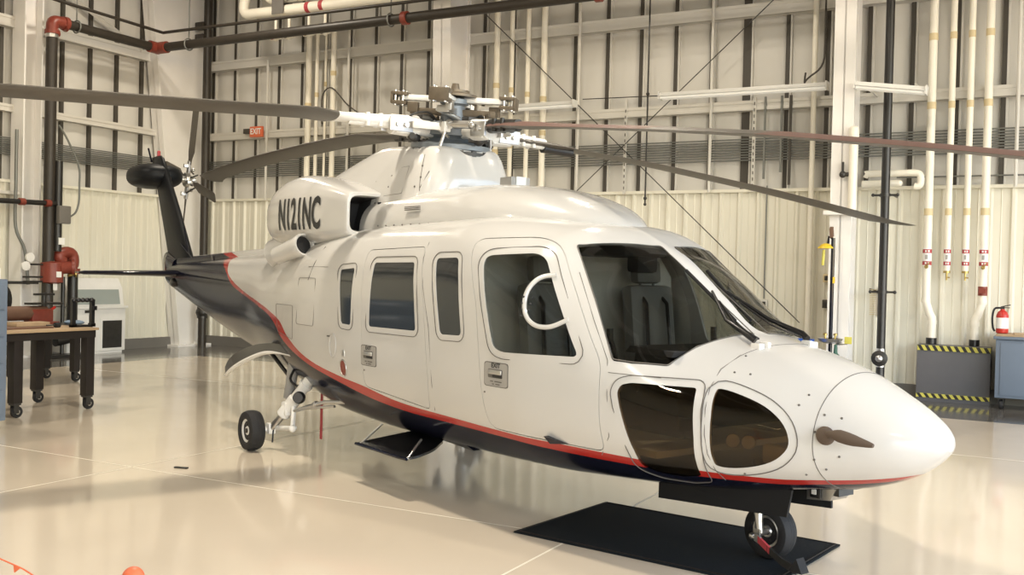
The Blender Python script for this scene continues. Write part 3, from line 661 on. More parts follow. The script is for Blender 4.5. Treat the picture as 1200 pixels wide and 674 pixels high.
# ---------------------------------------------------------------- emergency shower and eyewash at the right column
t = empty('eyewash_station', (1.94, 7.14, 0)); tag(t, 'emergency eyewash with yellow shower head in front of the white column', 'eyewash')
b = MB(); b.tube([(0, 0, 0), (0, 0, 2.32)], .028, 12); b.tube([(0, 0, 2.3), (-.06, 0, 2.34), (-.07, 0, 2.24)], .02, 10); b.lathe([(.14, 0), (.14, .015), (.03, .03)], (0, 0, 0)); b.build('standpipe', 'navy', t)
b = MB(); b.lathe([(.115, 0), (.105, .02), (.06, .06), (.02, .075)], (-.1, 0, 2.17), (0, 0, 1), 24); b.build('shower_head', 'yellow', t)
b = MB(); b.tube([(-.02, 0, 2.34), (-.03, 0, 2.46)], .03, 10); b.box((-.02, -.03, 2.4), (.05, .04, .16), bev=.01); b.build('shower_valve', 'brown', t)
b = MB(); b.tube([(-.12, -.03, 2.15), (-.13, -.03, 1.93)], .02, 8); b.build('pull_handle', 'yellow_dull', t)
b = MB(); b.box((.03, -.03, 1.72), (.03, .01, .09)); b.build('tag', 'yellow', t)
b = MB(); b.lathe([(.05, 0), (.15, .03), (.175, .075), (.165, .075), (.13, .035), (.02, .03)], (.02, -.12, .82), (0, 0, 1), 24); b.build('bowl', 'steel', t)
for s in (-1, 1):
    b = MB(); b.tube([(.02+s*.06, -.12, .85), (.02+s*.07, -.12, .94)], .014, 8); b.lathe([(.03, 0), (.03, .02), (.015, .03)], (.02+s*.07, -.12, .94)); b.build('spray_head', 'brass', t)
b = MB(); b.tube([(.1, -.12, .82), (.26, -.12, .84)], .02, 8); b.build('push_arm', 'steel', t)
b = MB(); b.box((.27, -.15, .88), (.10, .012, .1), bev=.004); b.build('push_plate', 'yellow_dull', t)
t = empty('green_bag', (2.06, 6.9, .42)); tag(t, 'dark green bag hanging under the eyewash bowl', 'bag')
b = MB(); b.sphere((0, 0, .12), (.09, .07, .17)); b.cyl((0, 0, .26), (0, 0, .40), .03, .02, 10); b.build('bag', 'green', t)
t = empty('blue_bin', (1.60, 6.75, 0)); tag(t, 'blue plastic bin beside the eyewash behind the helicopter nose', 'bin')
b = MB(); b.loft([[(x*w_, y*w_, z) for x, y in ((-1, -1), (1, -1), (1, 1), (-1, 1))] for w_, z in ((.11, 0), (.15, .86), (.135, .86), (.1, .04))]); b.build('body', 'blue', t, angle=20)
b = MB(); b.loft([[(x*w_, y*w_, z) for x, y in ((-1, -1), (1, -1), (1, 1), (-1, 1))] for w_, z in ((.165, .84), (.165, .88), (.15, .88), (.15, .84))], cap=False); b.build('rim', 'blue', t, angle=20)

# ---------------------------------------------------------------- left workbenches
t = empty('steel_table', (-5.6, -.3, 0)); tag(t, 'dark steel workbench on casters with plywood top at the left edge', 'workbench')
b = MB(); b.box((0, 0, .938), (1.06, 1.42, .028), bev=.004); b.build('tabletop', 'wood', t)
b = MB()
for x in (-.46, .46): b.box((x, 0, .88), (.1, 1.36, .085))
for y in (-.63, .63): b.box((0, y, .88), (1.0, .1, .085))
b.build('frame', 'dark_steel', t, angle=0)
for x in (-.45, .45):
    for y in (-.30 if x > 0 else -.62, .62):
        b = MB(); b.box((x, y, .51), (.11, .11, .70), bev=.006); lg = b.build('leg', 'dark_steel', t)
        caster(lg, x, y)
# things on the steel table
t = empty('clamp_frame', (-5.3, .36, .952)); tag(t, 'black open clamp frame with coiled top standing on the end of the steel table', 'clamp')
for y in (-.13, .13):
    b = MB(); b.box((0, y, .15), (.045, .045, .30)); b.box((0, y, .02), (.06, .06, .04)); b.build('post', 'black', t, angle=0)
b = MB(); b.box((0, 0, .012), (.06, .32, .024)); b.build('base_bar', 'black', t, angle=0)
b = MB(); b.tube([(0, -.16, .31), (0, .16, .31)], .018, 10)
for k in range(5): b.sphere((0, -.12+.06*k, .315), (.03, .033, .028), 10, 6)
b.build('coiled_bar', 'black', t)
b = MB(); b.box((.03, .14, .22), (.03, .05, .05)); b.build('lug', 'black', t)
for (x, y, sx, sy, h, m_, nm, lb, ct) in [(-5.45, -.35, .36, .62, .02, 'brown', 'leather_pad', 'brown leather pad lying flat on the steel table', 'pad'), (-5.5, -.2, .18, .42, .045, 'wood', 'wood_block', 'short wood block lying on the brown pad of the steel table', 'block')]:
    t = empty(nm, (x, y, .952 if nm == 'leather_pad' else .972)); tag(t, lb, ct); b = MB(); b.box((0, 0, h/2), (sx, sy, h), bev=.006); b.build('body', m_, t)
t = empty('rubber_roller', (-5.35, .06, .952)); tag(t, 'small dark roller lying near the front edge of the steel table', 'roller')
b = MB(); b.tube([(0, -.03, .03), (0, .03, .03)], .03, 14); b.build('roller', 'rubber', t); b = MB(); b.tube([(0, -.14, .03), (0, .04, .03)], .008, 8); b.build('spindle', 'dark_metal', t)

t = empty('machine_stand', (-7.9, 1.62, 0)); tag(t, 'second dark bench behind the steel table carrying the red machine', 'workbench')
b = MB(); b.box((0, 0, .78), (.8, 1.3, .06), bev=.005); b.box((0, 0, .72), (.7, 1.2, .06)); b.build('tabletop', 'dark_steel', t)
for x in (-.32, .32):
    for y in (-.56, .42):
        b = MB(); b.box((x, y, .43), (.1, .1, .55)); lg = b.build('leg', 'dark_steel', t, angle=0); caster(lg, x, y)
t = empty('bench_grinder', (-7.75, 1.45, .81)); tag(t, 'red and brown bench machine with round black guard on the second bench', 'machine')
b = MB(); b.box((0, 0, .03), (.3, .7, .06), bev=.01); b.box((0, .12, .14), (.2, .34, .2), bev=.03); b.build('base', 'red_valve', t)
b = MB(); b.tube([(0, -.42, .18), (0, .22, .18)], .1, 16); b.build('roll', 'brown', t)
b = MB(); b.lathe([(.04, -.05), (.22, -.05), (.24, 0), (.22, .05), (.04, .05)], (-.1, -.42, .36), (.8, .3, 0), 28); b.build('wheel_guard', 'black', t)
b = MB(); b.box((0, .2, .31), (.16, .5, .03)); b.tube([(0, .2, .24), (0, .2, .46)], .03, 10); b.box((.0, .2, .44), (.06, .3, .03)); b.build('vise_jaw', 'dark_metal', t)
b = MB(); b.tube([(.05, .0, .06), (.08, .32, .26)], .02, 8); b.build('lever', 'red', t)
t = empty('blue_cloth', (-7.62, 2.05, .816)); tag(t, 'crumpled light blue rag lying on the second bench', 'rag')
b = MB(); b.sphere((0, 0, .03), (.11, .16, .035), 14, 6); b.sphere((.02, -.08, .04), (.08, .09, .03), 12, 6); b.build('rag', 'pale_blue', t)
M_ = None
t = empty('tool_cabinet', (-4.9, -1.085, 0)); tag(t, 'tall blue grey steel cabinet cut off at the left edge', 'cabinet')
b = MB(); b.box((.0, -.6, .80), (.6, 1.2, 1.44), bev=.012); b.build('body', 'blue_grey', t)
b = MB(); b.box((0, -.6, .045), (.54, 1.1, .09)); b.build('plinth', 'black', t)
for k in range(5):
    b = MB(); b.box((.305, -.6, .26+k*.27), (.015, 1.12, .25), bev=.004); d = b.build('drawer', 'blue_grey', t); b = MB(); b.box((.32, -.6, .34+k*.27), (.02, .5, .025), bev=.005); b.build('handle', 'steel', d)
t = empty('label_case', (-4.74, -1.18, 1.52)); tag(t, 'white case with dark blue mark on top of the blue grey cabinet', 'case')
b = MB(); b.box((0, 0, .055), (.2, .08, .11), bev=.006); b.build('case', 'white_print', t); b = MB(); b.box((.101, 0, .05), (.004, .04, .045)); b.build('mark', 'navy', t)

# rubber floor mat under the nose wheel
t = empty('floor_mat', (2.63, -1.345, 0), math.radians(-8.2)); tag(t, 'black rubber mat lying flat on the floor under the nose wheel', 'mat')
b = MB(); b.box((0, 0, .006), (1.765, 1.155, .012), bev=.004); b.build('mat', 'mat_rubber', t)
b = MB(); b.tube([(-.86, -.555, .012), (.86, -.555, .012), (.86, .555, .012), (-.86, .555, .012)], .006, 6, closed=True); b.build('edging', 'dark_steel', t)
t = empty('rubber_scrap', (-1.65, -1.52, 0)); tag(t, 'small dark scrap lying alone on the beige floor', 'scrap'); t.rotation_euler = (0, 0, .25)
b = MB(); b.box((0, 0, .006), (.12, .035, .012), bev=.003); b.build('scrap', 'dark_metal', t)
# barrier stanchion and pennant rope at the bottom edge
t = empty('stanchion', (2.672, -5.752, 0)); tag(t, 'orange red barrier post with a ball top at the bottom edge', 'stanchion')
b = MB(); b.lathe([(.17, 0), (.17, .015), (.06, .04), (.02, .06)]); b.build('base', 'orange', t)
b = MB(); b.tube([(0, 0, .05), (0, 0, .86)], .017, 14); b.build('post', 'orange', t)
b = MB(); b.sphere((0, 0, .885), .029, 20, 12); b.build('ball_top', 'orange', t)
t = empty('pennant_rope', (2.3, -5.875, .9)); tag(t, 'thin red barrier rope with small pennants at the lower left corner', 'rope')
P = catmull([(-1.2, -.02, .16), (-.5, 0, .06), (0, 0, .006), (.14, -.005, -.012), (.3, -.02, -.05), (.37, .12, -.05)], 8, False)
b = MB(); b.tube(P, .0022, 6); b.build('rope', 'orange', t)
for p in [(-.02, 0, .004), (.075, -.003, -.004), (-.3, 0, .035)]:
    b = MB(); p = V(p); b.prism([p+V((-.012, 0, .003)), p+V((.016, 0, -.001)), p+V((-.008, .0, -.017))], (0, .002, 0)); b.build('pennant', 'orange', t, angle=0)
# ================================================================ THE HELICOPTER  (own frame: x forward, y to port, z up, mast at the origin)
HELI = empty('helicopter', (0, 0, 0), math.radians(-24.2))
tag(HELI, 'white and dark navy twin engine helicopter with a red stripe, parked on the beige floor', 'helicopter')
# stations: x, top z, bottom z, half width, z of the widest line, fullness above, fullness below
ST = np.array([
 [4.722, .885, .835, .030, .860, 2.0, 2.0], [4.68, .938, .789, .119, .86, 2.0, 2.0], [4.55, 1.029, .684, .259, .85, 2.0, 2.0],
 [4.35, 1.133, .593, .377, .84, 2.0, 2.0], [4.20, 1.198, .549, .450, .84, 2.0, 2.1], [3.90, 1.283, .496, .600, .86, 2.1, 2.3],
 [3.55, 1.352, .439, .764, .90, 2.1, 2.5], [3.42, 1.385, .425, .814, .923, 2.1, 2.572], [3.15, 1.577, .401, .902, .98, 2.1, 2.7],
 [2.75, 1.865, .374, .991, 1.05, 2.2, 2.8], [2.30, 2.060, .351, 1.049, 1.10, 2.9, 3.0], [1.50, 2.130, .332, 1.059, 1.12, 4.4, 3.0],
 [.50, 2.120, .330, 1.061, 1.12, 4.2, 3.0], [-.50, 2.085, .347, 1.044, 1.15, 4.0, 2.8], [-1.30, 2.038, .432, .980, 1.22, 3.2, 2.5],
 [-2.20, 1.966, .530, .826, 1.36, 2.4, 2.3], [-3.20, 1.900, .640, .630, 1.48, 2.3, 2.2], [-4.50, 1.838, .835, .446, 1.52, 2.2, 2.2],
 [-6.00, 1.777, 1.125, .282, 1.56, 2.2, 2.2], [-7.25, 1.738, 1.389, .141, 1.58, 2.2, 2.2]])[::-1]
def pchip_all(x):
    x = np.atleast_1d(np.asarray(x, float)); xs = ST[:, 0]; ys = ST[:, 1:]; h = np.diff(xs)[:, None]; d = np.diff(ys, axis=0)/h
    m = np.zeros_like(ys); w1 = 2*h[1:]+h[:-1]; w2 = h[1:]+2*h[:-1]
    e = 1e-12; same = d[:-1]*d[1:] > 0
    dd0 = np.where(np.abs(d[:-1]) < e, e, d[:-1]); dd1 = np.where(np.abs(d[1:]) < e, e, d[1:])
    m[1:-1] = np.where(same, (w1+w2)/(w1/dd0+w2/dd1), 0); m[0] = d[0]; m[-1] = d[-1]
    i = np.clip(np.searchsorted(xs, x)-1, 0, len(xs)-2); hh = h[i]; t = ((x-xs[i])[:, None])/hh
    return (2*t**3-3*t**2+1)*ys[i]+(t**3-2*t**2+t)*hh*m[i]+(-2*t**3+3*t**2)*ys[i+1]+(t**3-t**2)*hh*m[i+1]
def skin_F(P):
    """implicit function of the outer skin: 0 on it, <0 inside"""
    s = pchip_all(P[:, 0]); zt, zb, w, zm, n1, n2 = s.T
    up = P[:, 2] >= zm; n = np.where(up, n1, n2); hz = np.where(up, zt-zm, zm-zb)
    return np.abs(P[:, 1]/w)**n+np.abs((P[:, 2]-zm)/hz)**n-1
def skin_N(P):
    P = np.asarray(P, float); g = np.zeros_like(P); e = 1e-4
    for k in range(3):
        A = P.copy(); B = P.copy(); A[:, k] += e; B[:, k] -= e; g[:, k] = (skin_F(A)-skin_F(B))/(2*e)
    return g/np.maximum(np.linalg.norm(g, axis=1, keepdims=True), 1e-9)
def skin_y(x, z, off=0.0, side=-1):
    """point of the skin at (x, z) on one side, pushed out by off"""
    zt, zb, w, zm, n1, n2 = pchip_all(x)[0]
    n, h = (n1, zt-zm) if z >= zm else (n2, zm-zb)
    y = w*max(1e-6, 1-min(.9999, abs((z-zm)/h))**n)**(1/n)
    p = np.array([[x, -y, z]]); q = p+skin_N(p)*off
    return V((q[0, 0], q[0, 1]*(1 if side < 0 else -1), q[0, 2]))
def skin_z(x, y, off=0.0):
    zt, zb, w, zm, n1, n2 = pchip_all(x)[0]
    z = zm+(zt-zm)*max(1e-6, 1-min(.9999, abs(y)/w)**n1)**(1/n1)
    p = np.array([[x, y, z]]); q = p+skin_N(p)*off; return V(q[0])
def skin_section(x, nt, off=0.0):
    t = np.linspace(0, 2*PI, nt, endpoint=False); c, s = np.cos(t), np.sin(t)
    zt, zb, w, zm, n1, n2 = pchip_all(x)[0]; n = np.where(s >= 0, n1, n2)
    y = w*np.sign(c)*np.abs(c)**(2/n); a = np.abs(s)**(2/n); z = np.where(s >= 0, zm+(zt-zm)*a, zm-(zm-zb)*a)
    P = np.stack([np.full(nt, x), y, z], 1)
    if off: P = P+skin_N(P)*off
    return [V(p) for p in P]

def paint_material():
    """white over dark navy with a red band between, following two curves along the body"""
    m = bpy.data.materials.new('livery_paint'); m.use_nodes = True
    n = m.node_tree.nodes; L = m.node_tree.links; b = n['Principled BSDF']
    tc = n.new('ShaderNodeTexCoord'); sp = n.new('ShaderNodeSeparateXYZ'); L.new(tc.outputs['Object'], sp.inputs[0])
    up = [(-8.0, 2.4), (-5.25, 2.3), (-5.10, 1.95), (-4.60, 1.84), (-4.22, 1.74), (-3.82, 1.594), (-3.15, 1.448), (-2.3, 1.345), (-1.75, 1.268), (-1.46, 1.209), (-1.19, 1.063), (-.70, .905), (-.04, .808), (.3, .776), (.857, .703), (1.6, .672), (2.25, .651), (2.85, .640), (3.22, .628), (3.59, .606), (3.9, .602), (4.175, .625), (4.42, .659), (4.6, .70), (4.8, .76)]
    lo = [(-8.0, 2.4), (-5.45, 2.3), (-5.27, 1.92), (-4.75, 1.80), (-4.05, 1.642), (-3.56, 1.475), (-2.4, 1.317), (-1.85, 1.235), (-1.64, 1.175), (-1.41, 1.049), (-1.0, .915), (-.065, .751), (.808, .641), (1.573, .622), (2.21, .608), (2.7, .588), (3.23, .576), (3.57, .563), (3.88, .562), (4.14, .59), (4.40, .631), (4.6, .685), (4.8, .75)]
    X0, X1, Z0, Z1 = -8.0, 4.8, 0.0, 2.5
    mr = n.new('ShaderNodeMapRange'); mr.inputs[1].default_value = X0; mr.inputs[2].default_value = X1; L.new(sp.outputs[0], mr.inputs[0])
    def curve(pts):
        c = n.new('ShaderNodeFloatCurve'); cv = c.mapping.curves[0]
        q = [((x-X0)/(X1-X0), (z-Z0)/(Z1-Z0)) for x, z in pts]
        cv.points[0].location = q[0]; cv.points[1].location = q[-1]
        for a in q[1:-1]: cv.points.new(*a)
        for p in cv.points: p.handle_type = 'AUTO_CLAMPED'
        c.mapping.update(); L.new(mr.outputs[0], c.inputs['Value'])
        k = n.new('ShaderNodeMath'); k.operation = 'MULTIPLY'; k.inputs[1].default_value = Z1-Z0; L.new(c.outputs[0], k.inputs[0])
        g_ = n.new('ShaderNodeMath'); g_.operation = 'GREATER_THAN'; L.new(sp.outputs[2], g_.inputs[0]); L.new(k.outputs[0], g_.inputs[1]); return g_.outputs[0]
    gu, gl = curve(up), curve(lo)
    a = n.new('ShaderNodeMix'); a.data_type = 'RGBA'; a.inputs[6].default_value = (0.006, 0.007, 0.018, 1); a.inputs[7].default_value = (0.40, 0.028, 0.022, 1); L.new(gl, a.inputs[0])
    c = n.new('ShaderNodeMix'); c.data_type = 'RGBA'; c.inputs[7].default_value = (0.59, 0.582, 0.562, 1); L.new(gu, c.inputs[0]); L.new(a.outputs[2], c.inputs[6])
    L.new(c.outputs[2], b.inputs['Base Color']); b.inputs['Roughness'].default_value = 0.16
    sp_mr = n.new('ShaderNodeMapRange'); sp_mr.inputs[3].default_value = 0.16; sp_mr.inputs[4].default_value = 0.36
    L.new(gl, sp_mr.inputs[0]); L.new(sp_mr.outputs[0], b.inputs['Specular IOR Level']); b.inputs['Coat Weight'].default_value = 0.05; b.inputs['Coat Roughness'].default_value = 0.04
    return m
M['livery'] = paint_material()

# ---------------------------------------------------------------- booleans on plain mesh data
def boolean(me, cutter, op):
    a = bpy.data.objects.new('ba', me); c = bpy.data.objects.new('bc', cutter); COL.objects.link(a); COL.objects.link(c)
    md = a.modifiers.new('b', 'BOOLEAN'); md.operation = op; md.object = c; md.solver = 'EXACT'
    bpy.context.view_layer.update()
    r = bpy.data.meshes.new_from_object(a.evaluated_get(bpy.context.evaluated_depsgraph_get()))
    bpy.data.objects.remove(a); bpy.data.objects.remove(c); return r
def skin_normals(me, offs=(0.0,)):
    """smooth shading that follows the true curve of the skin on skin faces, edges kept sharp elsewhere"""
    me.polygons.foreach_set('use_smooth', [True]*len(me.polygons)); me.set_sharp_from_angle(angle=math.radians(35))
    nv, nl = len(me.vertices), len(me.loops)
    co = np.empty(nv*3); me.vertices.foreach_get('co', co); co = co.reshape(-1, 3)
    li = np.empty(nl, int); me.loops.foreach_get('vertex_index', li)
    pn = np.empty(len(me.polygons)*3); me.polygons.foreach_get('normal', pn); pn = pn.reshape(-1, 3)
    lt = np.empty(len(me.polygons), int); me.polygons.foreach_get('loop_total', lt); fn = np.repeat(pn, lt, axis=0)
    F = skin_F(co); N = skin_N(co); e = 1e-3
    dist = F/np.maximum((skin_F(co+N*e)-skin_F(co-N*e))/(2*e), 1e-6)
    near = np.zeros(nv, bool)
    for o in offs: near |= np.abs(dist-o) < .0025
    ok = near[li] & ((fn*N[li]).sum(1) > .75)
    out = np.where(ok[:, None], N[li], 0.0)
    me.normals_split_custom_set([tuple(v) for v in out])
def patch(x0, x1, z0, z1, t_out, t_in, top=False, nx=40, nz=30):
    """a slab of the starboard skin (or of the windscreen, top=True: z0..z1 are fractions of the half width)"""
    b = MB(); rows = {0: [], 1: []}
    for k, off in ((0, t_out), (1, t_in)):
        P = []
        for i in range(nx+1):
            x = x0+(x1-x0)*i/nx
            zt, zb, w, zm, n1, n2 = pchip_all(x)[0]
            for j in range(nz+1):
                s = z0+(z1-z0)*j/nz
                if top: P.append([x, -w*s, zm+(zt-zm)*max(1e-6, 1-s**n1)**(1/n1)])
                else:
                    n_, h = (n1, zt-zm) if s >= zm else (n2, zm-zb)
                    P.append([x, -w*max(1e-6, 1-min(.9999, abs((s-zm)/h))**n_)**(1/n_), s])
        P = np.array(P); P = P+skin_N(P)*off; rows[k] = [tuple(p) for p in P]
    m = nz+1; idx = lambda i, j: i*m+j; N_ = (nx+1)*m; fs = []
    for i in range(nx):
        for j in range(nz):
            q = (idx(i, j), idx(i+1, j), idx(i+1, j+1), idx(i, j+1)); fs.append(q); fs.append(tuple(N_+v for v in q[::-1]))
    rim = [idx(i, 0) for i in range(nx+1)]+[idx(nx, j) for j in range(1, nz+1)]+[idx(i, nz) for i in range(nx-1, -1, -1)]+[idx(0, j) for j in range(nz-1, 0, -1)]
    for a, c in zip(rim, rim[1:]+rim[:1]): fs.append((a, c, N_+c, N_+a))
    b.add(rows[0]+rows[1], fs); return b
def on_skin(poly, top=False): return [skin_z(x, y) if top else skin_y(x, z) for x, z, y in [(p[0], p[1], p[1]) for p in poly]]
def grow(poly, d):
    """offset a 2-D loop outward by d"""
    n = len(poly); P = [V((p[0], p[1], 0)) for p in poly]; ar = sum(P[i].x*P[(i+1) % n].y-P[(i+1) % n].x*P[i].y for i in range(n)); sg = 1 if ar > 0 else -1; o = []
    for i in range(n):
        t = (P[(i+1) % n]-P[i-1]).normalized(); o.append((P[i].x+sg*d*t.y, P[i].y-sg*d*t.x))
    return o
def round2(poly, r): return [(p.x, p.y) for p in fillet([(a, c, 0) for a, c in poly], r)]
def prism_cutter(poly, d, top=False, back=.22, out=.30):
    d = V(d).normalized(); P = on_skin(poly, top); b = MB(); n = len(P)
    vs = [p-d*back for p in P]+[p+d*out for p in P]; c0 = sum(vs[:n], V())/n; c1 = sum(vs[n:], V())/n
    vs += [c0, c1]; fs = [(i, (i+1) % n, n+(i+1) % n, n+i) for i in range(n)]+[((i+1) % n, i, 2*n) for i in range(n)]+[(n+i, n+(i+1) % n, 2*n+1) for i in range(n)]
    b.add(vs, fs); return b
def mirrored(b):
    c = MB(); c.v = [(x, -y, z) for x, y, z in b.v]; c.f = [f[::-1] for f in b.f]; c.m = list(b.m); return c
def mirror_mesh(me):
    bm = bmesh.new(); bm.from_mesh(me)
    for v in bm.verts: v.co.y = -v.co.y
    bmesh.ops.reverse_faces(bm, faces=bm.faces); r = bpy.data.meshes.new(me.name); bm.to_mesh(r); bm.free()
    for m_ in me.materials: r.materials.append(m_)
    return r

SD = (0, -1, 0)
OPEN = {   # (x, z) outlines on the starboard skin; the windscreen in (x, y)
 'rear_window': ([(-.095, 1.701), (.156, 1.718), (.157, 1.25), (-.014, 1.255)], .03, SD, 0),
 'forward_window': ([(1.362, 1.801), (1.637, 1.806), (1.689, 1.638), (1.758, 1.266), (1.492, 1.259), (1.421, 1.571)], .04, SD, 0),
 'windscreen': ([(2.463, -.642), (2.667, -.06), (3.486, -.066), (3.462, -.212), (3.451, -.322), (3.419, -.511), (3.386, -.707), (3.205, -.825), (3.085, -.877), (2.80, -.775)], [.02, .02, .01, .0, .0, .0, .02, .0, .02, .0], (.5, -.6, .62), 1),
 'lower_nose_window': ([(3.157, 1.022), (3.175, 1.066), (3.235, 1.083), (3.591, 1.082), (3.609, .945), (3.615, .801), (3.595, .66), (3.568, .57), (3.45, .545), (3.299, .55), (3.229, .584), (3.235, .679), (3.171, .957)], .02, (.3, -.95, 0), 0),
 'chin_window': ([(3.71, 1.086), (3.69, 1.058), (3.70, .936), (3.697, .81), (3.691, .688), (3.703, .651), (3.79, .649), (3.915, .679), (4.016, .728), (4.081, .799), (4.083, .869), (4.041, .942), (3.95, 1.011), (3.824, 1.06)], 0, (.3, -.95, 0), 0)}
DOORS = {
 'cockpit_door': [(1.749, 1.878), (1.772, 1.938), (2.213, 1.949), (2.364, 1.911), (2.468, 1.834), (2.812, 1.444), (3.022, 1.182), (3.036, 1.059), (3.037, .845), (3.028, .648), (2.041, .668), (2.0, .964), (1.925, 1.478)],
 'cabin_door': [(.306, 1.862), (1.158, 1.884), (1.27, 1.40), (1.344, .90), (1.31, .70), (.39, .775), (.35, 1.234)]}
DOOR_R = {'cockpit_door': .07, 'cabin_door': .05}
DWIN = {'cockpit_door': ([(1.908, 1.789), (1.94, 1.824), (2.307, 1.842), (2.396, 1.804), (2.476, 1.712), (2.868, 1.205), (2.213, 1.188), (2.121, 1.213), (2.011, 1.519)], .05),
        'cabin_door': ([(.470, 1.763), (1.074, 1.769), (1.13, 1.50), (1.164, 1.263), (.463, 1.257)], .03)}
def outline(k):
    poly, r, d, top = OPEN[k]
    return ([(p.x, p.y) for p in catmull([(a, c, 0) for a, c in poly], 3)] if r == 0 else round2(poly, r)), d, top

cut = MB()
def add_cut(b):
    for q in (b, mirrored(b)): cut.add(q.v, q.f)
for k in OPEN:
    p, d, top = outline(k); add_cut(prism_cutter(p, d, top, back=.16))
for k, poly in DOORS.items(): add_cut(prism_cutter(grow(round2(poly, DOOR_R[k]), .005), SD, back=.16))
# body shell: outer skin with an inner cavity for the cabin
NT = 128
xs = np.concatenate([4.722-.53*np.linspace(0, 1, 26)**2, np.linspace(4.165, -1.6, 116), np.linspace(-1.68, -7.25, 56)])
body = MB(); body.loft([skin_section(x, NT) for x in xs], 0)
tipc = body.v[0:NT]
ci = np.concatenate([np.linspace(4.12, -1.5, 90)])
inner = MB(); inner.loft([skin_section(x, 96, -.026) for x in ci], 1)
bmesh_body = body.mesh('fuselage'); mi = inner.mesh('cav')
# flip the cavity so that it faces inwards, then join the two closed surfaces
bm = bmesh.new(); bm.from_mesh(mi); bmesh.ops.reverse_faces(bm, faces=bm.faces); bm.from_mesh(bmesh_body); me = bpy.data.meshes.new('fuselage'); bm.to_mesh(me); bm.free()
for q in ('livery', 'lining'): me.materials.append(M[q])
cm = cut.mesh('cutters'); cm.materials.append(M['livery'])
me = boolean(me, cm, 'DIFFERENCE'); me.name = 'fuselage'; skin_normals(me)
mesh_obj('fuselage', me, HELI)

def pane_mesh(poly, d, top, mname, bx):
    b = patch(*bx, -.004, -.010, top); me = b.mesh('pane'); me.materials.append(M[mname])
    c = prism_cutter(poly, d, top, back=.16).mesh('c')
    r = boolean(me, c, 'INTERSECT'); r.name = 'pane'; r.materials.clear(); r.materials.append(M[mname]); skin_normals(r, (-.004,)); return r
def side_pair(name, me, parents=(None, None), labels=(None, None)):
    o = []
    for s, mm in ((0, me), (1, mirror_mesh(me))):
        if s:
            skin_normals(mm, (-.004, 0.0))
        q = mesh_obj(name, mm, parents[s] or HELI); o.append(q)
    return o
def ring_on_skin(b, poly, r, top=False, off=0.003, sides=(-1, 1), m=0, n=6, closed=True):
    for s in sides:
        P = []
        for x, c in poly:
            p = skin_z(x, c, off) if top else skin_y(x, c, off); P.append(V((p.x, p.y*(1 if s < 0 else -1), p.z)))
        b.tube(P, r, n, m, closed=closed)
BX = {'rear_window': (-.2, .3, 1.15, 1.8), 'forward_window': (1.25, 1.9, 1.15, 1.9), 'windscreen': (2.38, 3.56, .0, .985), 'lower_nose_window': (3.05, 3.72, .50, 1.12), 'chin_window': (3.62, 4.16, .6, 1.13)}
GL = {'rear_window': 'glass_cabin', 'forward_window': 'glass_cabin', 'windscreen': 'glass_cockpit', 'lower_nose_window': 'glass_chin', 'chin_window': 'glass_chin'}
seams = MB()
for k in OPEN:
    p, d, top = outline(k)
    o = side_pair(k, pane_mesh(p, d, top, GL[k], BX[k]))
    if k != 'windscreen': ring_on_skin(seams, grow(p, .042), .0028)
    else: ring_on_skin(seams, grow(p, -.004), .004, True)
DO = {}
for k, poly in DOORS.items():
    pr = round2(poly, DOOR_R[k]); wp, wr = DWIN[k]; wp = round2(wp, wr)
    bx = (1.65, 3.12, .58, 1.985) if k == 'cockpit_door' else (.2, 1.45, .62, 1.93)
    b = patch(*bx, 0.0, -.024, nx=64, nz=48); me = b.mesh(k); me.materials.append(M['livery'])
    c = prism_cutter(pr, SD, back=.16).mesh('c'); me = boolean(me, c, 'INTERSECT')
    c = prism_cutter(wp, SD, back=.16).mesh('c'); me = boolean(me, c, 'DIFFERENCE'); me.name = k
    me.materials.clear(); me.materials.append(M['livery']); skin_normals(me)
    DO[k] = side_pair(k, me)
    wx = (1.85, 2.93, 1.12, 1.88) if k == 'cockpit_door' else (.40, 1.22, 1.2, 1.82)
    side_pair('door_window', pane_mesh(wp, SD, 0, 'glass_cockpit' if k == 'cockpit_door' else 'glass_cabin', wx), DO[k])
    ring_on_skin(seams, grow(wp, .045), .0028)
# sliding vent in the cockpit door window
vent = [(2.515, 1.700), (2.43, 1.685), (2.383, 1.61), (2.385, 1.517), (2.425, 1.426), (2.508, 1.372), (2.622, 1.368), (2.725, 1.425)]
for s, dd in zip((-1, 1), DO['cockpit_door']):
    P = [skin_y(x, z, .004, s) for x, z in [vent[0]]+[(q.x, q.y) for q in fillet([(a, c, 0) for a, c in vent], .055)][6:-6]+[vent[-1]]]
    b = MB(); b.tube(P, .0155, 8); b.build('vent_frame', 'white', dd)
    b = MB()
    for z in (1.55, 1.51, 1.47, 1.43):
        b.sphere(skin_y(2.384+(1.50-z)*.25 if z < 1.5 else 2.384, z, .02, s), .007, 8, 6)
        b.sphere(skin_y(2.44, z, .004, s), .008, 8, 6)
    b.build('vent_screw', 'print', dd)
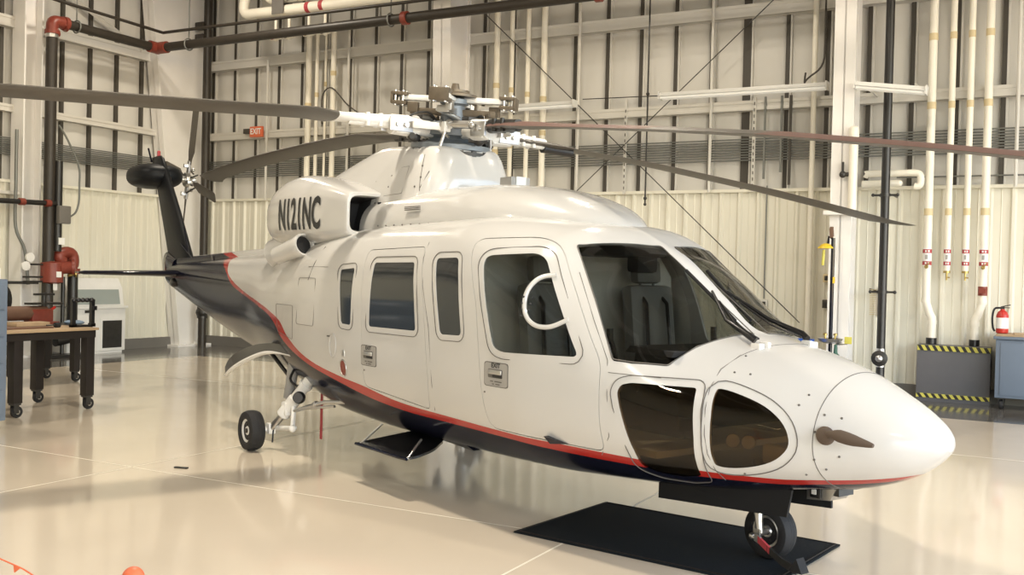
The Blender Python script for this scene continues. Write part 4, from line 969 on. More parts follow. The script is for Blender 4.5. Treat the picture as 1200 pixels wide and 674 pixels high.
# panel seams of the nose
nose_seam = [(3.68, .56), (3.677, .62), (3.675, .72), (3.673, .83), (3.668, .97), (3.655, 1.085), (3.645, 1.186), (3.66, 1.261)]
ring_on_skin(seams, nose_seam, .0022, closed=False)
for s in (-1, 1): seams.tube([skin_z(3.66+.05*i*.1, s*(.40-.04*i)) for i in range(11)], .0022, 6)
rad = skin_section(4.2, 96, .0004); seams.tube(rad, .0024, 6, closed=True)
ring_on_skin(seams, [(2.98, .62), (3.09, .75), (3.095, 1.0), (3.06, 1.2), (2.88, 1.43), (2.62, 1.72)], .002, closed=False)
ring_on_skin(seams, [(3.085, 1.13), (3.25, 1.125), (3.385, 1.12)], .002, closed=False)
ring_on_skin(seams, round2([(-.55, 1.62), (-.95, 1.62), (-.95, 1.2), (-.55, 1.2)], .03), .0018)
ring_on_skin(seams, round2([(-1.05, 1.36), (-1.55, 1.36), (-1.5, 1.1), (-1.05, 1.05)], .03), .0018)
ring_on_skin(seams, [(1.372, .70), (1.395, .9), (1.345, 1.3), (1.24, 1.6), (1.185, 1.80), (1.17, 1.92)], .0015, closed=False)
ring_on_skin(seams, [(-.62, 1.9), (-.66, 1.75), (-.72, 1.6)], .003, closed=False)
ring_on_skin(seams, [(-.78, 1.72), (-.35, 1.72)], .002, closed=False)
seams.build('panel_seams', 'seam', HELI, fix=False)
# flush fasteners
for x, z in [(4.206, .90), (4.23, .99), (4.20, .75), (4.13, .655), (4.24, .70), (4.31, .98), (4.32, .78), (3.72, 1.175), (3.685, 1.26), (3.8, 1.17), (4.12, 1.084), (4.10, 1.03), (3.82, .62), (2.04, .91), (.40, .905)]:
    for s in (-1, 1):
        b = MB(); b.sphere(skin_y(x, z, .0, s), .007, 8, 6); b.build('fastener', 'seam', HELI)

# exit placards with their handles, on the doors
def placard(door, side, x0, x1, z0, z1):
    def at(u, v, off): return skin_y(x0+(x1-x0)*u, z0+(z1-z0)*v, off, side)
    def plate(us, vs, off, m, name, par, r=.12):
        loop = [(p.x, p.y) for p in fillet([(us[0], vs[0], 0), (us[1], vs[0], 0), (us[1], vs[1], 0), (us[0], vs[1], 0)], r)]
        b = MB(); n = len(loop); vs_ = [at(u, v, off) for u, v in loop]+[at(u, v, off-.004) for u, v in loop]
        c = V(); 
        for p in vs_[:n]: c += p
        vs_.append(c/n); b.add(vs_, [(i, (i+1) % n, 2*n) for i in range(n)]+[((i+1) % n, i, n+i, n+(i+1) % n) for i in range(n)])
        return b.build(name, m, par, angle=0)
    base = plate((0, 1), (0, 1), .003, 'seam', 'exit_placard', door)
    plate((.025, .975), (.03, .97), .0045, 'grey_plate', 'placard_face', door)
    plate((.18, .78), (.36, .72), .006, 'seam', 'handle_recess', door, .06)
    b = MB(); b.box(at(.5, .60, .012), (.14*(x1-x0)/.255, .012, .03), bev=.005); b.build('door_handle', 'steel', door)
    plate((.38, .76), (.38, .52), .0075, 'print', 'handle_painted_shade', door, .02)  # flat black plate, shade under the handle put in as colour
    bb = MB(); me = text_mesh('EXIT', .042*(x1-x0)/.255, 'print', 1.1, bold=.0012)
    for v in me.vertices:
        u = .5+v.co.x/(x1-x0)*(1 if side < 0 else 1)*(1); w_ = .86+v.co.y/(z1-z0)
        if side > 0: u = .5-v.co.x/(x1-x0)
        v.co = at(u, w_, .0065)
    mesh_obj('exit_lettering', me, door)
    for vv, w0, w1 in ((.22, .28, .40), (.22, .46, .76), (.11, .36, .44), (.11, .50, .68)):
        b = MB(); b.add([at(w0, vv-.022, .0062), at(w1, vv-.022, .0062), at(w1, vv+.022, .0062), at(w0, vv+.022, .0062)], [(0, 1, 2, 3)]); b.build('small_print', 'seam', door, angle=0, fix=False)
for s, a, c in zip((-1, 1), DO['cockpit_door'], DO['cabin_door']):
    placard(a, s, 2.04, 2.296, .955, 1.117); placard(c, s, .356, .602, .944, 1.108)
# filler caps, red disc and hand hold behind the cabin door
for s in (-1, 1):
    b = MB(); loop = [skin_y(.03+.048*math.cos(a), .888+.062*math.sin(a), .004, s) for a in [2*PI*i/20 for i in range(20)]]; b.add(loop, [tuple(range(20))]); b.build('static_port', 'red_valve', HELI, angle=0, fix=False)
    b = MB(); loop = [skin_y(.03+.056*math.cos(a), .888+.070*math.sin(a), .002, s) for a in [2*PI*i/20 for i in range(20)]]; b.tube(loop, .004, 6, closed=True); b.box(skin_y(.045, 1.01, 0, s), (.045, .01, .05), bev=.003); b.build('port_rim', 'steel', HELI)
    b = MB(); loop = [skin_y(-.155+.062*math.cos(a), 1.06+.10*math.sin(a)*1.0, .003, s) for a in [2*PI*i/24 for i in range(24)]]; b.tube(loop, .005, 6, closed=True); b.build('hand_hold', 'white', HELI)
    b = MB(); b.box(skin_y(-.23, 1.135, .0, s), (.06, .012, .012)); b.build('hinge_mark', 'seam', HELI, angle=0)
    b = MB(); P = [skin_y(2.60, .690, .0, s), skin_y(2.75, .655, .002, s), skin_y(2.62, .64, .0, s)]; o_ = V((0, -.05 if s < 0 else .05, 0)); b.add(P+[P[0]+o_*.9+V((.01, 0, .0)), P[2]+o_*.7], [(0, 1, 3), (3, 1, 4), (0, 3, 4, 2), (1, 2, 4), (0, 2, 1)]); b.build('drain_fin', 'navy', HELI, angle=0)

# ---------------------------------------------------------------- upper deck: pylon, forward cowling, engine nacelles
def superloop(cx, cy, z, a_f, a_r, b_, n, k=64, shear=0.0):
    o = []
    for i in range(k):
        t = 2*PI*i/k; c, s = math.cos(t), math.sin(t); a = a_f if c >= 0 else a_r
        x = a*math.copysign(abs(c)**(2/n), c); y = b_*math.copysign(abs(s)**(2/n), s); o.append(V((cx+x, cy+y, z-shear*x*(.28 if x > 0 else 1))))
    return o
pyl = MB()
rows = [(1.98, .40, 3.30, .60), (2.1, .385, 3.0, .575), (2.3, .385, 2.6, .53), (2.45, .40, 2.1, .49), (2.54, .385, 1.75, .46), (2.62, .37, 1.42, .435), (2.70, .352, 1.10, .405), (2.755, .328, .90, .378), (2.782, .295, .78, .345), (2.79, .25, .68, .30), (2.792, .1, .3, .1)]
pyl.loft([superloop(0, 0, z, f, r, b_, 3.6, 96, .085*max(0, (z-2.2))/.55) for z, f, r, b_ in rows])
pyl.build('rotor_pylon', 'white', HELI, angle=50)
def xloft(stations, yc, k=56, n=2.8, name='cowl', m='white', parent=None, angle=50, n2=None):
    """stations: x, top, bottom, half width, z of the widest line"""
    b = MB(); loops = []
    for x, zt, zb, w_, zm in stations:
        L_ = []
        for i in range(k):
            t = 2*PI*i/k; c, s = math.cos(t), math.sin(t); nn = n if s >= 0 else (n2 or n)
            L_.append(V((x, yc+w_*math.copysign(abs(c)**(2/nn), c), zm+((zt-zm) if s >= 0 else (zm-zb))*math.copysign(abs(s)**(2/nn), s))))
        loops.append(L_)
    b.loft(loops); return b.build(name, m, parent, angle=angle)
def dense(st, k=6):
    P = [V((s[0], s[1], s[3])) for s in st]; Q = [V((s[2], s[4], 0)) for s in st]
    A = catmull(P, k, False); B = catmull(Q, k, False); return [(a.x, a.y, b.x, max(a.z, .01), b.y) for a, b in zip(A, B)]
xloft(dense([(-.5, 2.40, 1.9, .64, 2.02), (.3, 2.42, 1.9, .66, 2.03), (.9, 2.42, 1.9, .66, 2.03), (1.3, 2.395, 1.9, .63, 2.03), (1.65, 2.34, 1.9, .56, 2.02), (1.95, 2.255, 1.9, .45, 2.01), (2.16, 2.165, 1.9, .32, 2.0), (2.28, 2.09, 1.9, .18, 2.0), (2.33, 2.03, 1.9, .04, 1.98)]), 0, name='forward_cowling', parent=HELI, n=2.7)
b = MB(); b.box((.78, .12, 2.46), (.16, .2, .09), bev=.012); b.build('cowl_box', 'grey_plate', HELI)
b = MB(); b.box((.86, .12, 2.47), (.012, .1, .07)); b.build('cowl_box_door', 'white', HELI, angle=0)
# vent slot and access panels on the pylon side
vs_ = MB()
for k in range(3): vs_.box((.42, -.655, 2.205+k*.012), (.22, .02, .006))
vs_.build('vent_grille', 'seam', HELI, angle=0)
ps = MB()
def pyl_y(x, z):
    for (z0, f0, r0, b0), (z1, f1, r1, b1) in zip(rows[:-1], rows[1:]):
        if z0 <= z <= z1:
            t = (z-z0)/(z1-z0); a = (f0+(f1-f0)*t) if x >= 0 else (r0+(r1-r0)*t); bb_ = b0+(b1-b0)*t
            return -bb_*max(0, 1-min(1, abs(x/a))**3.6)**(1/3.6)
    return -.4
def pyl_line(pts, r=.003):
    ps.tube([V((x, pyl_y(x, z), z)) for x, z in pts], r, 6)
pyl_line([(-.30-.28*(z-2.07)/.65, z) for z in np.linspace(2.07, 2.70, 9)])
pyl_line([(.30-.12*(z-2.1)/.6, z) for z in np.linspace(2.38, 2.70, 8)])
for q in ([(-.28, 2.60), (.0, 2.61), (.0, 2.37), (-.3, 2.36)],): pyl_line(q[:3]+[q[3]], .0022)
pyl_line([(.24, 2.40), (.28, 2.55)], .004)
for (x, z) in [(-.25, 2.54), (-.25, 2.44), (.18, 2.42), (-.36, 2.2), (-.42, 2.3), (-.5, 2.5), (.22, 2.5), (.2, 2.6)]: ps.sphere((x, pyl_y(x, z), z), .009, 8, 6)
for x in np.linspace(-.25, 1.5, 14): ps.sphere((x, -.668 if x > -.2 else -.62, 2.085), .007, 8, 6)
ps.build('cowl_seams', 'seam', HELI, fix=False)
b = MB(); b.box((-.33, pyl_y(-.33, 2.25)+.004, 2.25), (.04, .012, .11)); b.build('cowl_latch', 'print', HELI, angle=0)
NAC = [(-.36, 2.375, 2.02, .26, 2.19), (-.41, 2.40, 1.98, .285, 2.18), (-.8, 2.50, 1.93, .325, 2.18), (-1.25, 2.585, 1.90, .345, 2.2), (-1.6, 2.60, 1.9, .34, 2.2), (-1.9, 2.54, 1.92, .31, 2.2), (-2.12, 2.43, 1.97, .25, 2.2), (-2.24, 2.32, 2.06, .16, 2.2), (-2.28, 2.25, 2.15, .05, 2.2)]
def nac_y(x, z, s=-1):
    D = dense(NAC)
    for A, B in zip(D[:-1], D[1:]):
        if B[0] <= x <= A[0]:
            t = (A[0]-x)/max(1e-6, A[0]-B[0]); zt, zb, w_, zm = [A[i]+(B[i]-A[i])*t for i in (1, 2, 3, 4)]; ne = 2.8+3.2*max(0, min(1, (x+1.1)/.6))
            h = (zt-zm) if z >= zm else (zm-zb); return s*(.565+w_*max(0, 1-min(1, abs((z-zm)/h))**ne)**(1/ne))
    return s*.6
for s in (-1, 1):
    D = dense(NAC); b = MB(); loops = []
    def nl(x, zt, zb, w_, zm, yc=.565):
        L_ = []; ne = 2.8+3.2*max(0, min(1, (x+1.1)/.6))
        for i in range(56):
            t = 2*PI*i/56; c, sn = math.cos(t), math.sin(t)
            L_.append(V((x, s*yc+w_*math.copysign(abs(c)**(2/ne), c), zm+((zt-zm) if sn >= 0 else (zm-zb))*math.copysign(abs(sn)**(2/ne), sn))))
        return L_
    loops = [nl(*q) for q in [(-1.0, 2.27, 2.10, .12, 2.18), (-.75, 2.30, 2.07, .19, 2.18), (-.42, 2.345, 2.045, .235, 2.19), (-.363, 2.355, 2.035, .245, 2.19)]+D]
    b.loft(loops, 0)
    nacelle = b.build('engine_nacelle', ['white', 'black_matte'], HELI, angle=60, fix=False)
    for p in nacelle.data.polygons:
        if max(nacelle.data.vertices[v].co.x for v in p.vertices) <= -.40 and p.index < 56*2+2 and p.index < 112: p.material_index = 1
    bmx = bmesh.new(); bmx.from_mesh(nacelle.data); bmesh.ops.recalc_face_normals(bmx, faces=bmx.faces); bmx.to_mesh(nacelle.data); bmx.free()
    b = MB(); b.loft([nl(*q) for q in [(-.70, 2.315, 2.06, .205, 2.18), (-.705, 2.315, 2.06, .205, 2.18)]]); b.build('intake_screen', 'black_matte', nacelle)
    # black sheet over the lit pylon wall, painting in the intake's shade
    b = MB(); zz_ = [2.035, 2.10, 2.18, 2.26, 2.37]; xf_ = [-.64, -.58, -.53, -.50, -.49]; n = len(zz_)
    vs = [V((x, s*(abs(pyl_y(x, z))+o_), z)) for o_ in (.012, -.01) for fx in (0, 1) for x, z in [((xf_[i] if fx == 0 else -1.05), zz_[i]) for i in range(n)]]
    b.add(vs, [(i, i+1, n+i+1, n+i) for i in range(n-1)]+[(2*n+i, 3*n+i, 3*n+i+1, 2*n+i+1) for i in range(n-1)]+[(i, 2*n+i, 2*n+i+1, i+1) for i in range(n-1)]+[(0, n, 3*n, 2*n), (n-1, 3*n-1, 4*n-1, 2*n-1)])
    b.build('intake_shade_liner', 'black_matte', nacelle, angle=0)
    # registration
    tm = text_mesh('N121NC', .40, 'print', .58, bold=.012)
    bmt = bmesh.new(); bmt.from_mesh(tm); bmesh.ops.triangulate(bmt, faces=bmt.faces)
    for _ in range(3):
        lg_ = [e for e in bmt.edges if e.calc_length() > .03]
        if lg_: bmesh.ops.subdivide_edges(bmt, edges=lg_, cuts=1); bmesh.ops.triangulate(bmt, faces=[f for f in bmt.faces if len(f.verts) > 3])
    bmt.to_mesh(tm); bmt.free()
    for v in tm.vertices:
        x = -1.20+v.co.x*(1 if s < 0 else -1); z = 2.195+v.co.y; v.co = V((x, nac_y(x, z, s)+s*.006, z))
    mesh_obj('registration', tm, nacelle)
    # cooling duct and exhaust below the nacelle
    ax = V((.95, -s*.14, .22)).normalized(); c0 = V((-1.08, s*.885, 1.925))
    b = MB(); b.lathe([(.085, -.45), (.10, -.1), (.112, -.02), (.105, 0), (.088, -.005), (.082, -.05)], c0, ax, 28); duct = b.build('cooling_duct', 'white', HELI)
    b = MB(); b.lathe([(.001, -.035), (.085, -.035), (.085, -.05), (.001, -.05)], c0, ax, 28); b.build('duct_mouth', 'black_matte', duct)
    b = MB(); b.tube(catmull([(-1.2, s*.60, 1.98), (-1.6, s*.62, 1.95), (-1.95, s*.64, 1.90), (-2.15, s*.68, 1.84)], 5, False), [.13+.002*i for i in range(16)], 20); b.build('exhaust_stack', 'white', HELI)
    b = MB(); b.tube(catmull([(-1.28, s*.80, 1.86), (-1.35, s*.84, 1.72), (-1.48, s*.86, 1.55), (-1.5, s*.85, 1.45)], 5, False), .05, 14); b.build('drain_fairing', 'white', HELI)

# ---------------------------------------------------------------- tail
def rounded_x(st, k=28, n=3.2):
    loops = []
    for x, zt, zb, w_ in st:
        zm, h = (zt+zb)/2, (zt-zb)/2
        loops.append([V((x, w_*math.copysign(abs(math.cos(2*PI*i/k))**(2/n), math.cos(2*PI*i/k)), zm+h*math.copysign(abs(math.sin(2*PI*i/k))**(2/n), math.sin(2*PI*i/k)))) for i in range(k)])
    return loops
b = MB(); b.loft(rounded_x([(-2.6, 1.96, 1.72, .16), (-3.3, 1.955, 1.72, .145), (-4.75, 1.903, 1.70, .13), (-6.2, 1.845, 1.65, .115), (-6.9, 1.82, 1.62, .10)])); b.build('drive_shaft_cover', 'livery', HELI)
b = MB(); b.tube([(-4.4, -.13, 1.775), (-6.5, -.11, 1.71)], .004, 6); b.tube([(-5.4, -.14, 1.78), (-5.46, -.13, 1.85)], .008, 6); b.build('cover_strip', 'seam', HELI)
b = MB(); b.loft(rounded_x([(-7.0, 1.80, 1.36, .14), (-7.3, 1.86, 1.42, .13), (-7.5, 1.90, 1.52, .10), (-7.58, 1.86, 1.62, .04)])); b.build('tail_cone_cap', 'navy', HELI)
def airfoil(le, te, thick, up, k=9):
    """closed section from leading to trailing edge points, thickness along up"""
    le, te, up = V(le), V(te), V(up); c = (te-le); o = []
    T = [(0, 0), (.03, .45), (.1, .78), (.25, 1.0), (.45, .93), (.7, .6), (.9, .22), (1, .03)]
    for x, t in T: o.append(le+c*x+up*(thick*t/2))
    for x, t in T[-1:0:-1]: o.append(le+c*x-up*(thick*t/2))
    return o
fin = MB(); fin.loft([airfoil(l, t, th, (0, 1, 0)) for l, t, th in [((-6.42, 0, 1.5), (-7.5, 0, 1.5), .15), ((-6.58, 0, 1.85), (-7.56, 0, 1.85), .15), ((-7.12, 0, 2.5), (-7.93, 0, 2.5), .13), ((-7.72, 0, 3.15), (-8.30, 0, 3.15), .11), ((-7.88, 0, 3.32), (-8.41, 0, 3.32), .09), ((-7.98, 0, 3.37), (-8.42, 0, 3.37), .04)]])
fino = fin.build('tail_fin', 'navy_satin', HELI, angle=50)
b = MB(); b.tube([(-8.10, .0, 3.34), (-8.10, 0, 3.43)], .026, 12); b.sphere((-8.10, 0, 3.43), .027); b.build('beacon', 'red_print', fino)
b = MB(); b.tube([(-8.38, -.02, 3.30), (-8.52, -.03, 3.52)], .014, 8); b.tube([(-8.4, -.05, 3.2), (-8.6, -.1, 3.19)], .03, 10); b.build('fin_antenna', 'navy', fino)
b = MB(); b.tube([(-6.55, -.05, 1.86), (-6.85, -.02, 2.25)], .010, 6); b.tube([(-6.25, -.10, 1.80), (-6.95, -.05, 2.05)], .008, 6); b.build('antenna_wire', 'navy', fino)
b = MB(); b.sphere((0, 0, 0), 1.0, 40, 20); b.v = [(-8.2+.50*math.copysign(abs(x)**.8, x), -.03+.38*math.copysign(abs(y)**.8, y), 3.06+.19*math.copysign(abs(z)**.8, z)) for x, y, z in b.v]; b.build('tail_gearbox_fairing', 'navy_satin', HELI)
for s in (-1, 1):
    st = MB(); st.loft([airfoil(l, t, th, (0, 0, 1)) for l, t, th in [((-6.40, s*.05, 1.59), (-7.12, s*.05, 1.59), .10), ((-6.40, s*.8, 1.585), (-6.93, s*.8, 1.585), .075), ((-6.41, s*1.46, 1.58), (-6.76, s*1.46, 1.58), .055), ((-6.45, s*1.53, 1.58), (-6.72, s*1.53, 1.58), .02)]])
    st.build('stabilizer', 'navy', HELI, angle=50)
    b = MB(); b.sphere(skin_y(-6.72, 1.46, .0, s), (.13, .05, .07)); b.build('position_light', 'black', HELI)
# tail rotor on the port side of the fin
TRC = V((-8.09, .45, 3.04))
tr = MB(); tr.tube([(-8.09, .2, 3.04), (-8.09, .56, 3.04)], .055, 16); tr.lathe([(.11, -.05), (.12, 0), (.05, .06)], TRC, (0, 1, 0), 18)
tro = tr.build('tail_rotor', 'steel', HELI)
for a in (76, -15, -104, 166):
    a = math.radians(a); d = V((math.cos(a), 0, math.sin(a))); q = V((-math.sin(a), 0, math.cos(a)))
    b = MB(); loops = []
    for r, c, th in [(.24, .07, .03), (.34, .10, .03), (.45, .165, .022), (1.15, .165, .016), (1.22, .13, .008)]:
        tw = (q*math.cos(.25)-V((0, 1, 0))*math.sin(.25)); up = tw.cross(d)
        loops.append(airfoil(TRC+d*r+tw*c*.35, TRC+d*r-tw*c*.65, th, up))
    b.loft(loops); bl = b.build('tail_rotor_blade', 'blade', tro, angle=50)
    b = MB(); b.tube([TRC+d*.04, TRC+d*.30], .032, 10); b.box(TRC+d*.22+V((0, -.05, 0)), (.06, .07, .06), bev=.01); b.sphere(TRC+d*.16+V((0, .07, 0)), .03); b.build('blade_grip', 'steel', tro)
    b = MB(); b.tube([TRC+d*.2+q*.07+V((0, -.03, 0)), TRC+d*.08+q*.1+V((0, .12, 0))], .012, 8); b.build('pitch_link', 'dark_metal', tro)

# ---------------------------------------------------------------- main rotor head
TILT = Matrix.Rotation(math.radians(4.5), 3, 'Y'); HUB = V((0, 0, 2.955))
def hub_pt(p): return HUB+TILT @ V(p)
def hub_mb(b):
    c = MB(); c.v = [tuple(hub_pt(p)) for p in b.v]; c.f = b.f; c.m = b.m; return c
b = MB(); b.lathe([(.30, -.20), (.36, -.17), (.36, -.13), (.24, -.11), (.20, -.08), (.22, -.06), (.27, -.05), (.29, .03), (.26, .06), (.12, .08), (.10, .22), (.13, .24), (.13, .28), (.05, .30), (.05, .33)], n=36)
head = hub_mb(b).build('rotor_head', 'hubgrey', HELI)
b = MB(); b.lathe([(.28, -.235), (.37, -.22), (.37, -.19), (.30, -.185)], n=36)
for k in range(18):
    a = 2*PI*k/18; b.box((.345*math.cos(a), .345*math.sin(a), -.205), (.045, .045, .05), rot=Matrix.Rotation(a, 3, 'Z'))
hub_mb(b).build('swashplate', 'dark_metal', head)
AZ = [math.radians(a) for a in (267.7, 177.7, 87.7, 357.7)]
rnd = random.Random(3)
for i, a in enumerate(AZ):
    R_ = Matrix.Rotation(a, 3, 'Z'); D = lambda x, y, z: hub_pt(R_ @ V((x, y, z)))
    def part(fn, name, m):
        b = MB(); fn(b); b.v = [tuple(hub_pt(R_ @ V(p))) for p in b.v]; b.build(name, m, head)
    part(lambda b: (b.tube([(.18, 0, 0), (.36, 0, 0), (.37, 0, 0), (.62, 0, 0)], [.075, .075, .095, .085], 18), b.box((.50, 0, .0), (.2, .15, .15), bev=.02)), 'blade_sleeve', 'white_dull')
    part(lambda b: (b.box((.56, -.085, .0), (.22, .025, .12), bev=.006), b.box((.56, .085, .0), (.22, .025, .12), bev=.006), b.tube([(.6, -.12, 0), (.6, .12, 0)], .022, 12), b.tube([(.52, -.12, 0), (.52, .12, 0)], .022, 12)), 'blade_clevis', 'steel')
    part(lambda b: (b.box((.33, .17, .01), (.30, .05, .065), rot=Matrix.Rotation(-.35, 3, 'Z'), bev=.012), b.box((.22, .25, .01), (.07, .07, .09), bev=.012), b.tube([(.2, .2, .01), (.2, .30, .01)], .018, 10)), 'pitch_horn', 'white_dull')
    part(lambda b: (b.tube([(.22, .26, .0), (.27, .24, -.20)], .016, 10), b.sphere((.22, .26, 0), .028), b.sphere((.27, .24, -.20), .028)), 'pitch_link', 'steel')
    part(lambda b: (b.tube([(.22, -.24, .03), (.34, -.20, .03), (.35, -.20, .03), (.50, -.13, .03)], [.016, .016, .035, .035], 12), b.sphere((.22, -.24, .03), .03), b.sphere((.52, -.125, .03), .03)), 'lag_damper', 'steel')
    part(lambda b: (b.sphere((.40, .03, -.09), (.06, .045, .045)), b.tube([(.36, -.05, -.085), (.45, .09, -.085)], .028, 12), b.tube(catmull([(.2, .05, .07), (.3, .08, .13), (.42, .05, .11), (.47, .02, .06)], 4, False), .010, 6), b.box((.28, .0, .09), (.12, .1, .05), bev=.01)), 'flap_stop', 'dark_metal')
    # bifilar absorber arm between the blades
    a2 = a+PI/4; R2 = Matrix.Rotation(a2, 3, 'Z')
    def part2(fn, name, m):
        b = MB(); fn(b); b.v = [tuple(hub_pt(R2 @ V(p))) for p in b.v]; b.build(name, m, head)
    part2(lambda b: (b.box((.27, 0, .27), (.42, .085, .035), bev=.008), b.box((.27, 0, .295), (.36, .03, .02))), 'absorber_arm', 'white_dull')
    part2(lambda b: (b.box((.49, 0, .305), (.14, .17, .03), bev=.006), b.box((.49, 0, .225), (.14, .17, .03), bev=.006), b.box((.555, 0, .265), (.02, .17, .1), bev=.004)), 'absorber_weight', 'brown_metal')
    part2(lambda b: [b.tube([(.46+.07*k, s_*.05, .2), (.46+.07*k, s_*.05, .335)], .014, 8) for k in (0, 1) for s_ in (-1, 1)], 'absorber_pin', 'steel')
    part2(lambda b: (b.box((.24, 0, .16), (.30, .11, .06), bev=.01), b.box((.36, .05, .19), (.10, .06, .09), bev=.01), b.tube([(.12, .08, .1), (.34, -.06, .16)], .022, 10)), 'hub_lug', 'brown_metal' if i % 2 else 'steel')
    part2(lambda b: (b.tube([(.10, -.08, .08), (.3, -.1, .02), (.36, .06, -.08)], .012, 8), b.tube([(.14, .1, .02), (.34, .05, .04)], .02, 10), b.sphere((.34, .05, .04), .035), b.sphere((.31, -.1, .02), .03)), 'hub_linkage', 'steel')
part_ = MB(); part_.lathe([(.20, .30), (.20, .32), (.13, .34), (.13, .36), (.04, .37), (.03, .42)], n=28); hub_mb(part_).build('hub_cap', 'brown_metal', head)

# main rotor blades: droop along the span, measured one by one
ZP = {0: [(.6, 2.975), (1.15, 2.96), (2.47, 2.895), (3.62, 2.85), (5.2, 2.74), (6.72, 2.60)],
      1: [(.6, 2.99), (1.04, 3.005), (2.29, 3.04), (3.97, 3.04), (5.4, 3.0), (6.72, 2.935)],
      2: [(.6, 2.95), (1.04, 2.93), (2.36, 2.87), (4.18, 2.72), (5.73, 2.56), (6.72, 2.44)],
      3: [(.6, 2.935), (.93, 2.91), (2.56, 2.71), (3.6, 2.57), (4.47, 2.43), (5.15, 2.315), (6.72, 2.03)]}
for i, a in enumerate(AZ):
    d = V((math.cos(a), math.sin(a), 0)); q = V((-math.sin(a), math.cos(a), 0)); zs = ZP[i]
    def zr(r):
        for (r0, z0), (r1, z1) in zip(zs[:-1], zs[1:]):
            if r <= r1: return z0+(z1-z0)*(r-r0)/(r1-r0)
        return zs[-1][1]
    root = MB(); tip = MB(); loops = []; mats_i = []
    RS = [.62, .80, 1.0, 1.15, 1.4, 1.7, 2.1, 2.6, 3.1, 3.6, 4.2, 4.8, 5.4, 6.0, 6.35, 6.52, 6.64, 6.72]
    for r in RS:
        c = .16 if r < .9 else (.22 if r < 1.1 else (.31 if r < 1.3 else .39)); th = .075 if r < .9 else (.065 if r < 1.3 else .042)
        sw = 0.0
        if r > 6.3: f = (r-6.3)/.42; sw = .17*f**1.5; c = .39-.20*f; th = .042-.028*f
        pit = math.radians(7-5*r/6.72); cq = q*math.cos(pit)+V((0, 0, 1))*math.sin(pit); up = d.cross(cq)
        o_ = d*r+V((0, 0, zr(r))); loops.append(airfoil(o_+cq*(.27*c/.39*1.0+.0-sw if r > 1.3 else c*.42), o_+cq*((.27-.39 if r > 1.3 else -c*.58)-(sw*.55 if r > 6.3 else 0)), th, up))
    b = MB(); b.loft(loops)
    n = len(loops[0])
    bo = b.build('rotor_blade', ['blade', 'blade_red', 'white_dull'], HELI, angle=50)
    # painted leading edge and root areas
    dark = {3: [(.0, 2.6, 'r'), (3.9, 7, 'r')], 2: [(2.2, 4.9, 'r')], 0: [(.0, 1.15, 'w')], 1: []}[i]
    for p in bo.data.polygons:
        c = p.center; r = math.hypot(c.x, c.y); lead = (V((c.x, c.y, 0)).dot(q))
        for r0, r1, k in dark:
            if r0 <= r <= r1: p.material_index = 2 if k == 'w' else 1 if (abs(p.normal.z) < 2 and (p.normal.z > -.2)) else 0
    b = MB(); zz = zr(.86)
    for s in (-1, 1):
        for r in (.74, .86): b.tube([d*r+q*(s*.05)+V((0, 0, zr(r)-.055)), d*r+q*(s*.05)+V((0, 0, zr(r)+.055))], .02, 10)
    b.tube([d*.60+V((0, 0, zr(.6))), d*1.02+V((0, 0, zr(1.02)))], [.06, .05], 12); b.build('root_cuff', 'white_dull' if i in (0, 2) else 'dark_metal', bo)
    if i == 2:
        b = MB(); b.tube([d*1.0+V((0, 0, zr(1.0)-.03)), d*1.34+V((0, 0, zr(1.34)-.03))], .05, 16); b.build('blade_damper', 'black', bo)

# ---------------------------------------------------------------- undercarriage
def tyre(c, r, w_, parent, rim='white_dull'):
    """wheel with a rounded tyre, axle along y"""
    b = MB(); h = w_/2; b.lathe([(r*.56, -h*.55), (r*.62, -h*.92), (r*.80, -h), (r*.93, -h*.86), (r*.985, -h*.5), (r, -h*.22), (r*.992, -h*.2), (r*.992, -h*.16), (r, -h*.14), (r, h*.14), (r*.992, h*.16), (r*.992, h*.2), (r, h*.22), (r*.985, h*.5), (r*.93, h*.86), (r*.80, h), (r*.62, h*.92), (r*.56, h*.55)], c, (0, 1, 0), 40)
    t_ = b.build('tyre', 'rubber', parent)
    b = MB(); b.lathe([(.02, -h*.62), (r*.2, -h*.66), (r*.24, -h*.5), (r*.45, -h*.42), (r*.5, -h*.7), (r*.58, -h*.72), (r*.58, h*.72), (r*.5, h*.7), (r*.45, h*.42), (r*.24, h*.5), (r*.2, h*.66), (.02, h*.62)], c, (0, 1, 0), 28)
    b.build('wheel_rim', rim, parent)
    b = MB()
    for s in (-1, 1):
        for k in range(6): an = 2*PI*k/6; b.tube([V(c)+V((r*.34*math.cos(an), s*h*.4, r*.34*math.sin(an))), V(c)+V((r*.34*math.cos(an), s*h*.56, r*.34*math.sin(an)))], .009, 8)
        b.tube([V(c)+V((0, s*h*.6, 0)), V(c)+V((0, s*h*.78, 0))], .022, 10)
    b.build('wheel_bolt', 'dark_metal', parent)
